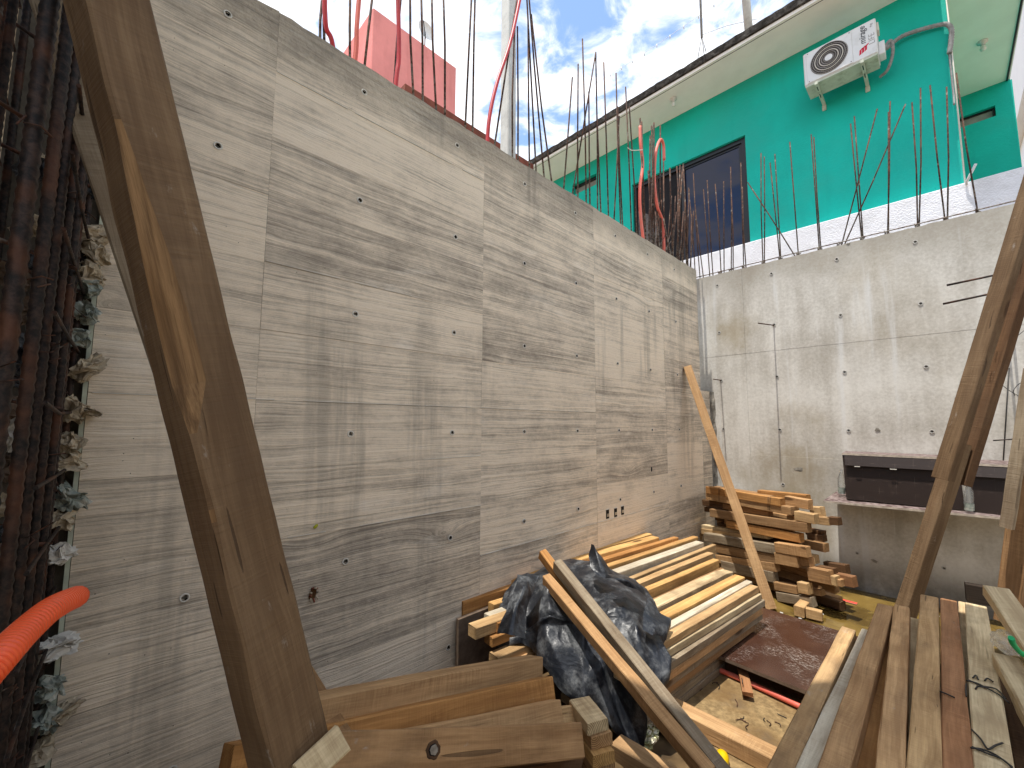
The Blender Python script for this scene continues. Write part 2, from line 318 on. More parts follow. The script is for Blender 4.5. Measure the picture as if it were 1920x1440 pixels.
def make_rust():
    t = NT('rusty_rebar'); o = t.obj(); P = t.pos()
    n = t.noise(P, 45, 4, .65); n2 = t.noise(P, 6, 3)
    col = t.mix(t.ramp(n, .35, .65), lin('2a211d'), lin('5c3d2e'))
    col = t.mix(t.mul(t.ramp(n2, .5, .7), .6), col, lin('70503c'))
    col = t.mix(t.mul(t.ramp(t.noise(P, 23, 3), .6, .7), .6), col, lin('8b857c'))
    Pz = t.xyz(P)[2]
    cem = t.mul(t.ramp(t.add(Pz, t.mul(t.noise(P, 14, 3), .5)), 3.75, 4.3, 1, 0), t.ramp(t.noise(P, 40, 4, .7), .42, .58))
    cem = t.mul(cem, t.ramp(Pz, 3.4, 3.5))
    col = t.mix(t.mul(cem, .75), col, lin('a59f94'))
    MAT['rust'] = t.out(col, .8, t.bump(n, .5, .003), .3, .15)
    t = NT('dark_rebar'); P = t.pos(); n = t.noise(P, 60, 4, .65)
    col = t.mix(t.ramp(n, .35, .7), lin('171413'), lin('43332b'))
    col = t.mix(t.mul(t.ramp(t.noise(P, 9, 3), .52, .7), .75), col, lin('5e3a26'))
    MAT['rebar'] = t.out(col, .62, t.bump(n, .5, .003), .4, .3)
    t = NT('black_plastic_film'); o = t.obj()
    n = t.noise(o, 8, 3, .5, 1.2); n2 = t.noise(o, 26, 3, .55, 1.0)
    rg = t.math('ABSOLUTE', t.add(n, -.5)); rg2 = t.math('ABSOLUTE', t.add(n2, -.5))
    h = t.add(t.mul(rg, -1.3), t.mul(rg2, -.35))
    dust = t.ramp(t.noise(o, 11, 8, .75), .44, .72)
    col = t.mix(t.mul(dust, .6), lin('1b1e24'), lin('7c7e7f'))
    MAT['bag'] = t.out(col, t.add(t.mul(dust, .3), .36), t.bump(h, .32, .02), .45)
    t = NT('film_faced_plywood'); o = t.xyz(t.obj())
    a = t.noise(t.vec(t.mul(o[0], 3), t.mul(o[1], 3), 0), 1, 4)
    b = t.noise(t.vec(t.mul(o[0], 40), t.mul(o[1], 110), 0), 1, 6, .75, 1.2)
    fl = t.mul(t.ramp(b, .5, .66), t.ramp(a, .44, .66))
    hz = t.ramp(t.noise(t.vec(t.mul(o[0], 2.2), t.mul(o[1], 2.2), 3), 1, 3), .45, .75)
    col = t.mix(t.mul(hz, .45), lin('3f281f'), lin('6e4f3e'))
    col = t.mix(t.mul(fl, .7), col, lin('cfc9bf'))
    MAT['sheet'] = t.out(col, t.add(t.mul(hz, .25), .14), t.bump(b, .2, .003), .5)
    t = NT('scratched_film_panel'); o = t.xyz(t.obj())
    gx = t.math('ABSOLUTE', t.add(t.math('FRACT', t.mul(t.add(o[0], t.mul(t.noise(t.obj(), 3, 2), .03)), 8.5)), -.5))
    gz = t.math('ABSOLUTE', t.add(t.math('FRACT', t.mul(t.add(o[2], t.mul(t.noise(t.obj(), 2, 2), .03)), 11)), -.5))
    ln = t.math('MAXIMUM', t.ramp(gx, .485, .5), t.ramp(gz, .482, .5))
    ln = t.mul(ln, t.ramp(t.noise(t.obj(), 14, 4), .45, .7))
    sc = t.ramp(t.noise(t.obj(), 7, 6, .7), .55, .75)
    col = t.mix(t.mul(ln, .35), lin('291e19'), lin('85766c'))
    col = t.mix(t.mul(sc, .3), col, lin('574940'))
    MAT['panel'] = t.out(col, .5, None, .35)
    t = NT('panel_lit_top'); o = t.obj()  # lighter copy of the film panel, light on its top put into the colour
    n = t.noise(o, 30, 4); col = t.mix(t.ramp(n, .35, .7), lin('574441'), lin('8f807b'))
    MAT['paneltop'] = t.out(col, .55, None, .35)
    t = NT('raw_particle_board'); o = t.obj(); O = t.xyz(o)
    n = t.noise(o, 22, 6, .7); n2 = t.noise(o, 3.2, 4, .55)
    col = t.mix(t.ramp(n, .3, .7), lin('6b583c'), lin('a0875f'))
    col = t.mix(t.mul(t.ramp(n2, .42, .66), .75), col, lin('6e5433'))
    col = t.mix(t.mul(t.ramp(t.noise(o, 5, 4), .55, .7), .5), col, lin('5e5345'))
    MAT['board_raw'] = t.out(col, .85, t.bump(n, .4, .004), .2)
    t = NT('muddy_water'); P = t.pos(); X = t.xyz(P)
    n = t.noise(P, 2.5, 4, .6); n2 = t.noise(P, 9, 4, .6)
    col = t.mix(t.ramp(n, .35, .65), lin('54421f'), lin('7d6634'))
    col = t.mix(t.mul(t.ramp(n2, .55, .7), .4), col, lin('a08a50'))
    MAT['water'] = t.out(col, .06, t.bump(t.noise(P, 12, 2), .05, .004), .5)
    t = NT('window_glass'); MAT['glass'] = t.out(lin('0b1433'), .03, None, .42)  # blue base colour stands in for the reflected sky
    t = NT('clear_plastic'); t.b.inputs['Transmission Weight'].default_value = .85; t.b.inputs['Alpha'].default_value = .6
    MAT['clear'] = t.out(lin('e6eae8'), .15, t.bump(t.noise(t.obj(), 60, 4), .8, .01), .6)
    t = NT('foil'); MAT['foil'] = t.out(t.mix(t.ramp(t.noise(t.obj(), 25, 3), .4, .6), lin('c9c3b0'), lin('8a8a60')), .25, t.bump(t.noise(t.obj(), 50, 3), .9, .02), .6, .4)
make_rust()

# ------------------------------------------------------------------ object helpers
def link(name, bm, mats, parent=None, matrix=None, smooth=False):
    me = bpy.data.meshes.new(name); bm.to_mesh(me); bm.free()
    for m in (mats if isinstance(mats, (list, tuple)) else [mats]): me.materials.append(m)
    if smooth:
        for p in me.polygons: p.use_smooth = True
    o = bpy.data.objects.new(name, me); COL.objects.link(o)
    if matrix is not None: o.matrix_world = matrix
    if parent is not None: o.parent = parent
    return o
def tag(o, label=None, cat=None, group=None, kind=None):
    if label: o['label'] = label
    if cat: o['category'] = cat
    if group: o['group'] = group
    if kind: o['kind'] = kind
    return o
def empty(name, loc=(0, 0, 0)):
    o = bpy.data.objects.new(name, None); COL.objects.link(o); o.empty_display_size = .1
    return o
def box(bm, a, b, mi=0, bev=0.0):
    vs = [bm.verts.new((x, y, z)) for x in (a[0], b[0]) for y in (a[1], b[1]) for z in (a[2], b[2])]
    fs = [(0, 1, 3, 2), (4, 6, 7, 5), (0, 4, 5, 1), (2, 3, 7, 6), (0, 2, 6, 4), (1, 5, 7, 3)]
    out = []
    for f in fs:
        q = bm.faces.new([vs[i] for i in f]); q.material_index = mi; out.append(q)
    if bev:
        es = {e for q in out for e in q.edges}
        bmesh.ops.bevel(bm, geom=list(es), offset=bev, segments=1, affect='EDGES')
    return out
def boxm(a, b, bev=0.0):
    bm = bmesh.new(); box(bm, a, b, 0, bev); bmesh.ops.recalc_face_normals(bm, faces=bm.faces); return bm
def tube(bm, pts, r, n=6, cap=True, mi=0, radii=None):
    pts = [Vector(p) for p in pts]; rings = []
    prev = None
    for k, p in enumerate(pts):
        tdir = (pts[min(k + 1, len(pts) - 1)] - pts[max(k - 1, 0)]).normalized()
        if prev is None:
            a = tdir.orthogonal().normalized()
        else:
            a = (prev - tdir * prev.dot(tdir)).normalized()
        prev = a; b = tdir.cross(a)
        rr = radii[k] if radii else r
        rings.append([bm.verts.new(p + (a * math.cos(2 * math.pi * j / n) + b * math.sin(2 * math.pi * j / n)) * rr) for j in range(n)])
    for k in range(len(rings) - 1):
        for j in range(n):
            f = bm.faces.new((rings[k][j], rings[k][(j + 1) % n], rings[k + 1][(j + 1) % n], rings[k + 1][j])); f.smooth = True; f.material_index = mi
    if cap:
        f = bm.faces.new(rings[0][::-1]); f.material_index = mi
        f = bm.faces.new(rings[-1]); f.material_index = mi
def bez(pts, n=8):
    pts = [Vector(p) for p in pts]; out = []
    P = [pts[0] * 2 - pts[1]] + pts + [pts[-1] * 2 - pts[-2]]
    for i in range(1, len(P) - 2):
        for k in range(n):
            t = k / n
            a, b, c, d = P[i - 1], P[i], P[i + 1], P[i + 2]
            out.append(.5 * ((2 * b) + (c - a) * t + (2 * a - 5 * b + 4 * c - d) * t * t + (3 * b - a - 3 * c + d) * t ** 3))
    out.append(pts[-1]); return out
def rod(name, pts, r, mat, parent=None, n=6):
    bm = bmesh.new(); tube(bm, pts, r, n); return link(name, bm, mat, parent)
def hexes(c): return (*lin(c),)

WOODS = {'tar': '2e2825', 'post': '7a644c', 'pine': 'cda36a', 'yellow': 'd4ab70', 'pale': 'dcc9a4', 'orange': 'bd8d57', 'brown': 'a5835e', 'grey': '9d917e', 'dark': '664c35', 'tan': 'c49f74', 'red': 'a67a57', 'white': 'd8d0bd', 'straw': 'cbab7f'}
def timber(name, A, B, wd, ht, wood='pine', dirt=.3, up=(0, 0, 1), label=None, cat='timber', group=None, side=None, bow=0.0, anchor='edge', jit=.0012, profile=None, parent=None, cut=0.0, cuts=None):
    """a sawn timber whose near upper edge runs from A to B; it extends wd away from the viewer and ht downward"""
    A = Vector(A); B = Vector(B); u = (B - A); L = u.length; u.normalize(); up = Vector(up)
    v = up.cross(u).normalized(); n = u.cross(v).normalized()
    if side is None:
        if v.dot((A + B) / 2 - CAM) < 0: v = -v
    else:
        if v.dot(Vector(side)) < 0: v = -v
    mid = (A + B) / 2
    if anchor == 'edge': mid = mid + v * wd / 2 - n * ht / 2
    if u.cross(v).dot(n) < 0: u2 = -u
    else: u2 = u
    mat = Matrix((u2, v, n)).transposed().to_4x4(); mat.translation = mid
    bm = bmesh.new(); N = max(2, min(14, int(L / .13) + 1)); c = min(.004, ht * .07)
    rnd = random.Random(hash((round(A.x * 997), round(B.y * 991), round(A.z * 983))) & 0xffff)
    rings = []
    for k in range(N + 1):
        t = k / N; x = (t - .5) * L
        b = bow * 4 * t * (1 - t)
        hw, hh = wd / 2, ht / 2
        prof = [(-hw, -hh + c), (-hw, hh - c), (-hw + c, hh), (hw - c, hh), (hw, hh - c), (hw, -hh + c), (hw - c, -hh), (-hw + c, -hh)]
        if profile: prof = profile(t, prof)
        sk = cut * (1 if k == N else -1) if k in (0, N) else 0
        rings.append([bm.verts.new((x + (sk * p[0] / hw if sk else 0) + (rnd.uniform(-.002, .002) if k in (0, N) else 0), p[0] + rnd.uniform(-jit, jit), p[1] + b + rnd.uniform(-jit, jit))) for p in prof])
    m = len(rings[0])
    for k in range(N):
        for j in range(m):
            bm.faces.new((rings[k][j], rings[k + 1][j], rings[k + 1][(j + 1) % m], rings[k][(j + 1) % m]))
    f = bm.faces.new(rings[0][::-1]); f.material_index = 1
    f = bm.faces.new(rings[-1]); f.material_index = 1
    bmesh.ops.recalc_face_normals(bm, faces=bm.faces)
    o = link(name, bm, [MAT['wood'], MAT['end']], parent, mat)
    cc = lin(WOODS[wood]); s = rnd.uniform(.88, 1.1); hs = rnd.uniform(-.03, .02)
    o.color = (min(1, cc[0] * s * (1 + hs)), min(1, cc[1] * s), min(1, cc[2] * s * (1 - hs)), dirt)
    if label: tag(o, label, cat, group)
    return o

# ================================================================== THE SETTING
FLOOR = .08
XR, YN, YB, ZT = 5.4, -3.4, 5.45, 3.575        # right wall, rear wall, back wall, wall top
GZ = 3.2                                        # level of the neighbouring plots
bm = bmesh.new()
R_ = 600
for a, b in (((-R_, -R_), (R_, YN - .2)), ((-R_, YB + .2), (R_, R_)), ((-R_, YN - .2), (-.22, YB + .2)), ((XR + .2, YN - .2), (R_, YB + .2))):
    vs = [bm.verts.new((x, y, GZ)) for x, y in ((a[0], a[1]), (b[0], a[1]), (b[0], b[1]), (a[0], b[1]))]; bm.faces.new(vs)
tag(link('ground', bm, MAT['earth']), kind='structure')
bm = bmesh.new(); bmesh.ops.create_grid(bm, x_segments=60, y_segments=60, size=.5)
for v in bm.verts:
    x = -.3 + (v.co.x + .5) * (XR + .4); y = YN - .1 + (v.co.y + .5) * (YB - YN + .2)
    h = mnoise.noise(Vector((x * 1.1, y * 1.1, 2))) * .05 + mnoise.noise(Vector((x * 5, y * 5, 5))) * .012
    dip = .05 if y > 2.6 else 0
    v.co = Vector((x, y, FLOOR + h - .02 - dip))
tag(link('pit_floor', bm, MAT['pitfloor'], smooth=True), kind='structure')
bm = bmesh.new(); vs = [bm.verts.new(p) for p in ((0, 3.1, FLOOR + .004), (3.2, 3.1, FLOOR + .004), (3.2, YB, FLOOR + .004), (0, YB, FLOOR + .004))]; bm.faces.new(vs)
tag(link('muddy_water', bm, MAT['water']), kind='structure')

# ---- panels with tie holes punched through, real recessed joints
def panel_mesh(w0, w1, h0, h1, holes, r=.0105, thick=.03, jag=0.0, seed=0):
    """front face in the (a, b) plane; returns 2D verts, tris and outline"""
    outer = []
    na = max(1, int((w1 - w0) / (.05 if jag else .3)))
    for k in range(na): outer.append((w0 + (w1 - w0) * k / na, h0))
    nb = max(1, int((h1 - h0) / .3))
    for k in range(nb): outer.append((w1, h0 + (h1 - h0) * k / nb))
    for k in range(na):
        a = w1 - (w1 - w0) * k / na
        outer.append((a, h1 + (mnoise.noise(Vector((a * 7, seed, 1))) * jag + mnoise.noise(Vector((a * 31, seed, 4))) * jag * .7 if jag else 0)))
    for k in range(nb): outer.append((w0, h1 - (h1 - h0) * k / nb))
    V = [Vector(p) for p in outer]; E_ = [(i, (i + 1) % len(outer)) for i in range(len(outer))]
    for (a, b) in holes:
        s = len(V)
        for j in range(10): V.append(Vector((a + r * math.cos(j * math.pi / 5), b + r * math.sin(j * math.pi / 5))))
        E_ += [(s + j, s + (j + 1) % 10) for j in range(10)]
    r_ = delaunay_2d_cdt(V, E_, [], 1, 1e-6)
    tris = [t for t in r_[2] if not any((sum((r_[0][i] for i in t), Vector((0, 0))) / len(t) - Vector(h)).length < r * .6 for h in holes)]
    return r_[0], tris, outer
def wall_panel(name, axis, plane, w0, w1, h0, h1, holes, mat, parent, jag=0.0, seed=0, thick=.012):
    V, T, outer = panel_mesh(w0, w1, h0, h1, holes, jag=jag, seed=seed)
    bm = bmesh.new(); ca, cb = (w0 + w1) / 2, (h0 + h1) / 2
    def P(p, d): return (d, p[0] - ca, p[1] - cb) if axis == 'x' else (p[0] - ca, -d, p[1] - cb)
    fv = [bm.verts.new(P(p, 0)) for p in V]
    for t in T: bm.faces.new([fv[i] for i in t])
    a = [bm.verts.new(P(p, 0)) for p in outer]; b = [bm.verts.new(P(p, -thick)) for p in outer]
    for i in range(len(outer)):
        j = (i + 1) % len(outer); bm.faces.new((a[i], a[j], b[j], b[i]))
    bmesh.ops.recalc_face_normals(bm, faces=bm.faces)
    n = sum((f.normal * f.calc_area() for f in bm.faces if len(f.verts) == 3), Vector())
    want = Vector((1, 0, 0)) if axis == 'x' else Vector((0, -1, 0))
    for f in bm.faces:
        if len(f.verts) == 3 and f.normal.dot(want) < 0: f.normal_flip()
    M = Matrix.Translation((plane, ca, cb) if axis == 'x' else (ca, plane, cb))
    return link(name, bm, mat, parent, M)
def tie_hole_mesh(axis, r=.0105):
    bm = bmesh.new(); n = 12
    def P(a, b, d): return (d, a, b) if axis == 'x' else (a, -d, b)
    prof = [(r * 1.6, .0025), (r * 1.45, .0045), (r * 1.04, .004), (r, -.006), (r * .95, -.03)]
    rings = [[bm.verts.new(P(q * math.cos(2 * math.pi * j / n), q * math.sin(2 * math.pi * j / n), d)) for j in range(n)] for q, d in prof]
    for k in range(len(prof) - 1):
        for j in range(n):
            f = bm.faces.new((rings[k][j], rings[k][(j + 1) % n], rings[k + 1][(j + 1) % n], rings[k + 1][j])); f.material_index = 0 if k < 2 else 1; f.smooth = True
    f = bm.faces.new(rings[-1]); f.material_index = 1
    bmesh.ops.recalc_face_normals(bm, faces=bm.faces)
    me = bpy.data.meshes.new('tie_hole'); bm.to_mesh(me); bm.free(); me.materials.append(MAT['ring']); me.materials.append(MAT['cup']); return me

# ---- left wall: concrete cast against rough boards
lw = tag(empty('board_marked_wall'), 'grey concrete wall with the grain of shuttering boards and rows of tie holes', 'concrete wall')
link('core', boxm((-.2, .0, -.1), (-.0125, 5.12, 3.54)), MAT['raw'], lw)
YC = [-.03, .472, 1.716, 2.956, 4.218, 5.13]
ZR = [-.02, .30, .592, .895, 1.194, 1.493, 1.790, 2.092, 2.392, 2.690, 2.965, 3.283, 3.575]
holesL = [(y, z) for y in (.278, .884, 1.49, 2.097, 2.698, 3.30, 3.905, 4.51) for z in (.445, 1.04, 1.638, 2.233, 2.827, 3.422)]
rnd = random.Random(3)
for c in range(5):
    rows = list(ZR)
    if c == 1: rows.remove(.895)
    if c == 0: rows.remove(.592); rows.remove(2.965)
    if c == 2: rows.remove(1.493)
    if c == 3: rows.remove(2.392); rows.remove(.895)
    if c == 4: rows.remove(1.194)
    rows = [z + (rnd.uniform(-.004, .004) if 0 < i < len(rows) - 1 else 0) for i, z in enumerate(rows)]
    for k in range(len(rows) - 1):
        g1, g2 = rnd.choice((.0002, .0004, .0010)), rnd.choice((.0002, .0004, .0010))
        y0, y1, z0, z1 = YC[c] + .0004, YC[c + 1] - .0004, rows[k] + g1, rows[k + 1] - g2
        hs = [h for h in holesL if y0 < h[0] < y1 and z0 + .012 < h[1] < z1 - .012]
        wall_panel('concrete_panel', 'x', rnd.uniform(-.0014, .0014), y0, y1, z0, z1, hs, MAT['board'], lw, jag=.011 if k == len(rows) - 2 else 0, seed=1)
for (ya, yb, zz) in ((-.02, 2.95, 1.7905), (.30, 1.72, 1.1945), (.475, 1.7, 3.2835), (1.72, 2.95, .8955), (.48, 1.2, 2.395), (4.22, 5.1, .593), (2.96, 4.2, .897), (1.3, 1.71, 1.494)):
    n_ = int((yb - ya) / .04); bm = bmesh.new()
    for k in range(n_):
        if mnoise.noise(Vector((k * .3, zz * 9, 1))) < -.25: continue
        a_, b_ = ya + (yb - ya) * k / n_, ya + (yb - ya) * (k + 1) / n_
        hh_ = .0011 + .0012 * abs(mnoise.noise(Vector((k * .7, zz, 4))))
        box(bm, (-.001, a_, zz - hh_), (.004, b_, zz + hh_))
    link('cement_fin', bm, MAT['ring'], lw)
me = tie_hole_mesh('x')
for (y, z) in holesL:
    if abs(z - .445) < .01 and y > 1.6: continue
    o = bpy.data.objects.new('tie_hole', me); COL.objects.link(o); o.location = (.001, y, z); o.parent = lw
# rough crest of the wall
bm = bmesh.new(); bmesh.ops.create_grid(bm, x_segments=8, y_segments=200, size=.5)
for v in bm.verts:
    x = -.2 + (v.co.x + .5) * .19; y = .0 + (v.co.y + .5) * 5.12
    v.co = Vector((x, y, 3.562 + mnoise.noise(Vector((x * 30, y * 18, 3))) * .013 + mnoise.noise(Vector((x * 60, y * 50, 3))) * .008))
link('rough_top', bm, MAT['raw'], lw)
# lower stretch that runs on to the back wall, broken at its end
wall_panel('concrete_panel', 'x', .0015, 5.133, 5.40, -.02, 1.06, [], MAT['board'], lw)
wall_panel('concrete_panel', 'x', -.001, 5.133, 5.40, 1.063, 2.10, [], MAT['board'], lw)
link('core', boxm((-.2, 5.13, -.1), (-.0125, 5.40, 2.095)), MAT['raw'], lw)
bm = bmesh.new(); bmesh.ops.create_grid(bm, x_segments=6, y_segments=60, size=.5)
for v in bm.verts:
    s = v.co.x + .5; z = .08 + (v.co.y + .5) * 2.02
    v.co = Vector((.002 + .05 * s + mnoise.noise(Vector((s * 4, z * 7, 2))) * .018, 5.40 + .06 * s + mnoise.noise(Vector((s * 5, z * 9, 7))) * .03, z))
link('broken_edge', bm, MAT['raw'], lw)
# pale strip of joint filler at the near end, the raw joint face behind it
link('edge_strip', boxm((-.02, -.043, 0), (.006, -.0315, 3.3)), simple('pale_joint_foam', 'b9bda8', .8, .2, var=.12, scale=20), lw)
link('joint_face', boxm((-.2, -.28, -.1), (-.03, -.0005, 3.5)), simple('dark_joint_concrete', '5f594f', .9, .2, var=.3, scale=12, bump=.6, bscale=40), lw)
tag(link('unseen_shade_board', boxm((-.2, -.93, .0), (1.7, -.9, 3.4)), MAT['ply_edge']), 'added unseen dark board that shades the space behind the rebar cage', 'board')  # unseen board added to darken the cage and the prop's left face
def starter(pts, r=.006, parent=lw, mat='rust'):
    return rod('starter_bar', pts, r, MAT[mat], parent, 5)
def bar_on_x(px0, py0, px1, py1, x=-.09, r=.0072, x1=None, cut=None):
    a = onx(px0, py0, x); a.z = 3.5
    b = onx(px1, py1, x if x1 is None else x1)
    if py1 <= 0: b = a + (b - a) * 1.35
    m = (a + b) / 2 + Vector((random.uniform(-.008, .008), random.uniform(-.012, .012), 0))
    return starter([a, m, b], r)
for q in [(603, 62, 606, 0), (613, 66, 611, 0), (659, 100, 657, 0), (681, 115, 698, 0), (738, 150, 752, 0), (779, 175, 771, 0), (794, 188, 789, 0), (821, 202, 811, 0), (835, 212, 830, 0),
          (871, 233, 884, 0), (886, 245, 891, 0), (922, 265, 969, 0), (961, 280, 965, 40), (971, 293, 970, 50), (993, 305, 990, 37), (1007, 313, 988, 0), (1023, 325, 993, 0), (1039, 338, 996, 27),
          (1054, 345, 1073, 145), (1068, 355, 1117, 98), (1083, 362, 1084, 120), (1099, 372, 1092, 73), (1106, 377, 1104, 172), (1120, 385, 1117, 100), (1127, 390, 1119, 210), (1141, 398, 1132, 117),
          (1149, 404, 1161, 218), (1164, 414, 1155, 137), (1168, 415, 1158, 200), (1184, 427, 1173, 163), (1195, 432, 1180, 200)]:
    bar_on_x(*q)
for k, q in enumerate([(1211, 442, 1200, 222), (1205, 440, 1203, 228), (1217, 445, 1219, 255), (1222, 450, 1222, 236), (1227, 455, 1226, 230), (1240, 460, 1238, 235), (1248, 470, 1244, 300), (1262, 480, 1256, 315),
          (1270, 485, 1275, 310), (1280, 490, 1269, 312), (1290, 496, 1281, 307), (1285, 491, 1292, 355), (1262, 478, 1244, 410), (1266, 482, 1280, 312), (1235, 458, 1232, 330), (1228, 455, 1236, 380)]):
    bar_on_x(*q, x=random.uniform(-.16, -.04), r=.009)
for k in range(16):
    a_ = 1212 + k * 5.6 + random.uniform(-3, 3); bar_on_x(a_, 442 + (a_ - 1205) * .6, a_ + random.uniform(-14, 12), random.uniform(320, 410), x=random.uniform(-.17, -.04), r=.008)
for k, q in enumerate([(1218, 448, 1230, 415), (1224, 452, 1248, 440), (1230, 455, 1222, 425), (1243, 462, 1262, 420), (1236, 458, 1258, 452)]):
    bar_on_x(*q, x=random.uniform(-.12, -.05), r=.004)

# ---- red and orange conduits standing in the wall
def conduit(name, pix, x, r, mat, label, group, n=8):
    pts = [onx(a, b, x) for a, b in pix]; pts[0].z = min(pts[0].z, 3.5)
    if pix[-1][1] <= 0: pts[-1] = pts[-2] + (pts[-1] - pts[-2]) * 1.5
    bm = bmesh.new(); tube(bm, bez(pts, n), r, 10)
    return tag(link(name, bm, MAT[mat]), label, 'conduit', group)
GC = 'plastic conduits rising from the board marked wall'
conduit('conduit', [(634, 92), (622, 76), (611, 48), (609, 0)], -.07, .0125, 'conduit_red', 'red conduit bent at its foot, farthest left on the wall top', GC)
conduit('conduit', [(663, 104), (668, 88), (669, 50), (673, 0)], -.08, .0125, 'conduit_pink', 'faded pinkish red conduit in front of the left edge of the pink block', GC)
conduit('conduit', [(739, 158), (744, 140), (748, 95), (746, 0)], -.07, .013, 'conduit_red', 'dark red conduit rising straight in front of the middle of the pink block', GC)
conduit('conduit', [(913, 262), (917, 225), (932, 155), (958, 75), (974, 0)], -.07, .0135, 'conduit_red', 'long red conduit leaning right across the white post', GC)
conduit('conduit', [(1208, 446), (1201, 400), (1200, 352), (1205, 310), (1201, 270), (1200, 237)], -.08, .016, 'conduit_pink', 'upright salmon orange conduit in front of the left end of the sliding window', GC)
conduit('conduit', [(1245, 470), (1243, 420), (1232, 385), (1227, 335), (1230, 285), (1238, 262), (1244, 272), (1245, 300)], -.08, .016, 'conduit_pink', 'salmon orange conduit hooked over at its top beside the sliding window', GC)
tag(rod('cable_tie', bez([onx(1177, 277, -.05), onx(1185, 282, -.05), onx(1205, 281, -.05)], 4), .004, MAT['sign_white']), 'short white strip tied to the upright salmon conduit', 'strap')

# ---- back wall of smooth concrete
bw = tag(empty('back_wall'), 'smooth grey concrete wall with brown water stains, facing the viewer', 'concrete wall')
link('core', boxm((-.6, YB + .0125, -.1), (XR + .2, YB + .2, 3.55)), MAT['raw'], bw)
XC = [-.6, -.002, .413, 2.75, XR]; ZB = [-.02, 1.345, 2.535, 3.575]
holesB = [(x, z) for x in (.127, .725, 1.33, 1.93, 2.53) for z in (.437, 1.04, 1.638, 2.234, 2.83, 3.43)]
for c in range(4):
    for k in range(3):
        x0, x1, z0, z1 = XC[c] + .0006, XC[c + 1] - .0006, ZB[k] + .0003, ZB[k + 1] - .0003
        hs = [h for h in holesB if x0 < h[0] < x1 and z0 < h[1] < z1]
        wall_panel('concrete_panel', 'y', YB + random.uniform(-.002, .002), x0, x1, z0, z1, hs, MAT['smooth'], bw, jag=.008 if k == 2 else 0, seed=9)
me = tie_hole_mesh('y', .0115)
me.materials[0] = MAT['plain']
for (x, z) in holesB:
    if x == .725 and z in (2.83, 3.43): pass
    o = bpy.data.objects.new('tie_hole', me); COL.objects.link(o); o.location = (x, YB - .001, z); o.parent = bw
bm = bmesh.new(); bmesh.ops.create_grid(bm, x_segments=160, y_segments=6, size=.5)
for v in bm.verts:
    x = -.6 + (v.co.x + .5) * (XR + .8); y = YB + .011 + (v.co.y + .5) * .19
    v.co = Vector((x, y, 3.567 + mnoise.noise(Vector((x * 18, y * 30, 8))) * .012))
link('rough_top', bm, MAT['raw'], bw)
def bar_on_y(px0, py0, px1, py1, y=YB + .07, r=.0066, y1=None):
    a = ony(px0, py0, y); a.z = 3.5; b = ony(px1, py1, y if y1 is None else y1)
    m = (a + b) / 2 + Vector((random.uniform(-.012, .012), random.uniform(-.01, .01), 0))
    return starter([a, m, b], r, bw)
for q in [(1304, 512, 1291, 352), (1313, 517, 1300, 325), (1320, 515, 1302, 372), (1331, 512, 1319, 355), (1337, 511, 1326, 338), (1352, 508, 1341, 345), (1357, 507, 1357, 340), (1370, 503, 1370, 313), (1374, 503, 1371, 355), (1394, 498, 1389, 305), (1399, 497, 1392, 350),
          (1430, 490, 1427, 287), (1432, 490, 1433, 294), (1463, 483, 1444, 305), (1464, 483, 1453, 289), (1497, 474, 1481, 266), (1498, 474, 1402, 342), (1536, 463, 1521, 252), (1539, 463, 1526, 257), (1572, 455, 1645, 204), (1574, 454, 1698, 195),
          (1616, 445, 1595, 232), (1618, 445, 1602, 218), (1662, 433, 1669, 190), (1664, 433, 1666, 210), (1719, 421, 1710, 192), (1721, 421, 1726, 165), (1772, 409, 1744, 160), (1774, 408, 1775, 163), (1834, 392, 1793, 137)]:
    bar_on_y(*q)
for dz, dy_ in ((.035, .03), (.012, .095)):
    rod('lacing_bar', [(-.25, YB + dy_, ZT + dz), (1.2, YB + dy_, ZT + dz + .006), (2.5, YB + dy_ + .01, ZT + dz), (XR, YB + dy_, ZT + dz)], .006, MAT['rust'], bw, 5)
for px, py in ((1350, 508), (1370, 503), (1395, 498), (1431, 490), (1463, 483), (1497, 474), (1537, 463), (1573, 454), (1617, 445), (1663, 433), (1720, 421), (1773, 408), (1834, 392)):
    p = ony(px, py, YB + .05); p.z = ZT
    bm = bmesh.new()
    for k in range(5):
        a = random.uniform(0, 6.3)
        tube(bm, [p + Vector((math.cos(a + j) * .018, math.sin(a + j * 1.3) * .03, .005 + .009 * j + random.uniform(-.008, .008))) for j in range(5)], .0035, 4)
    box(bm, p + Vector((-.014, -.02, -.008)), p + Vector((.012, .02, .012)))
    link('tie_knot', bm, MAT['rust'], bw)
# bent rods sticking out of the wall
def stub(px, py, tx, ty, out, r=.007):
    a = ony(px, py, YB + .02); b = ony(tx, ty, YB - out)
    rod('bent_rod', [a, a + (b - a) * .5, b], r, MAT['rust'], bw, 6)
stub(1452, 610, 1422, 606, .46); stub(1352, 713, 1338, 711, .26, .0065)
for (p, q) in (((1775, 535), (1888, 511)), ((1768, 570), (1880, 546)), ((1862, 826), (1905, 823))):
    a = ony(*p, YB - .6); b = ony(*q, YB - .6); rod('bent_rod', [a, b, b + Vector((.05, .62, 0))], .0085 if p[0] > 1700 and p[1] < 600 else .005, MAT['rebar'], bw, 6)
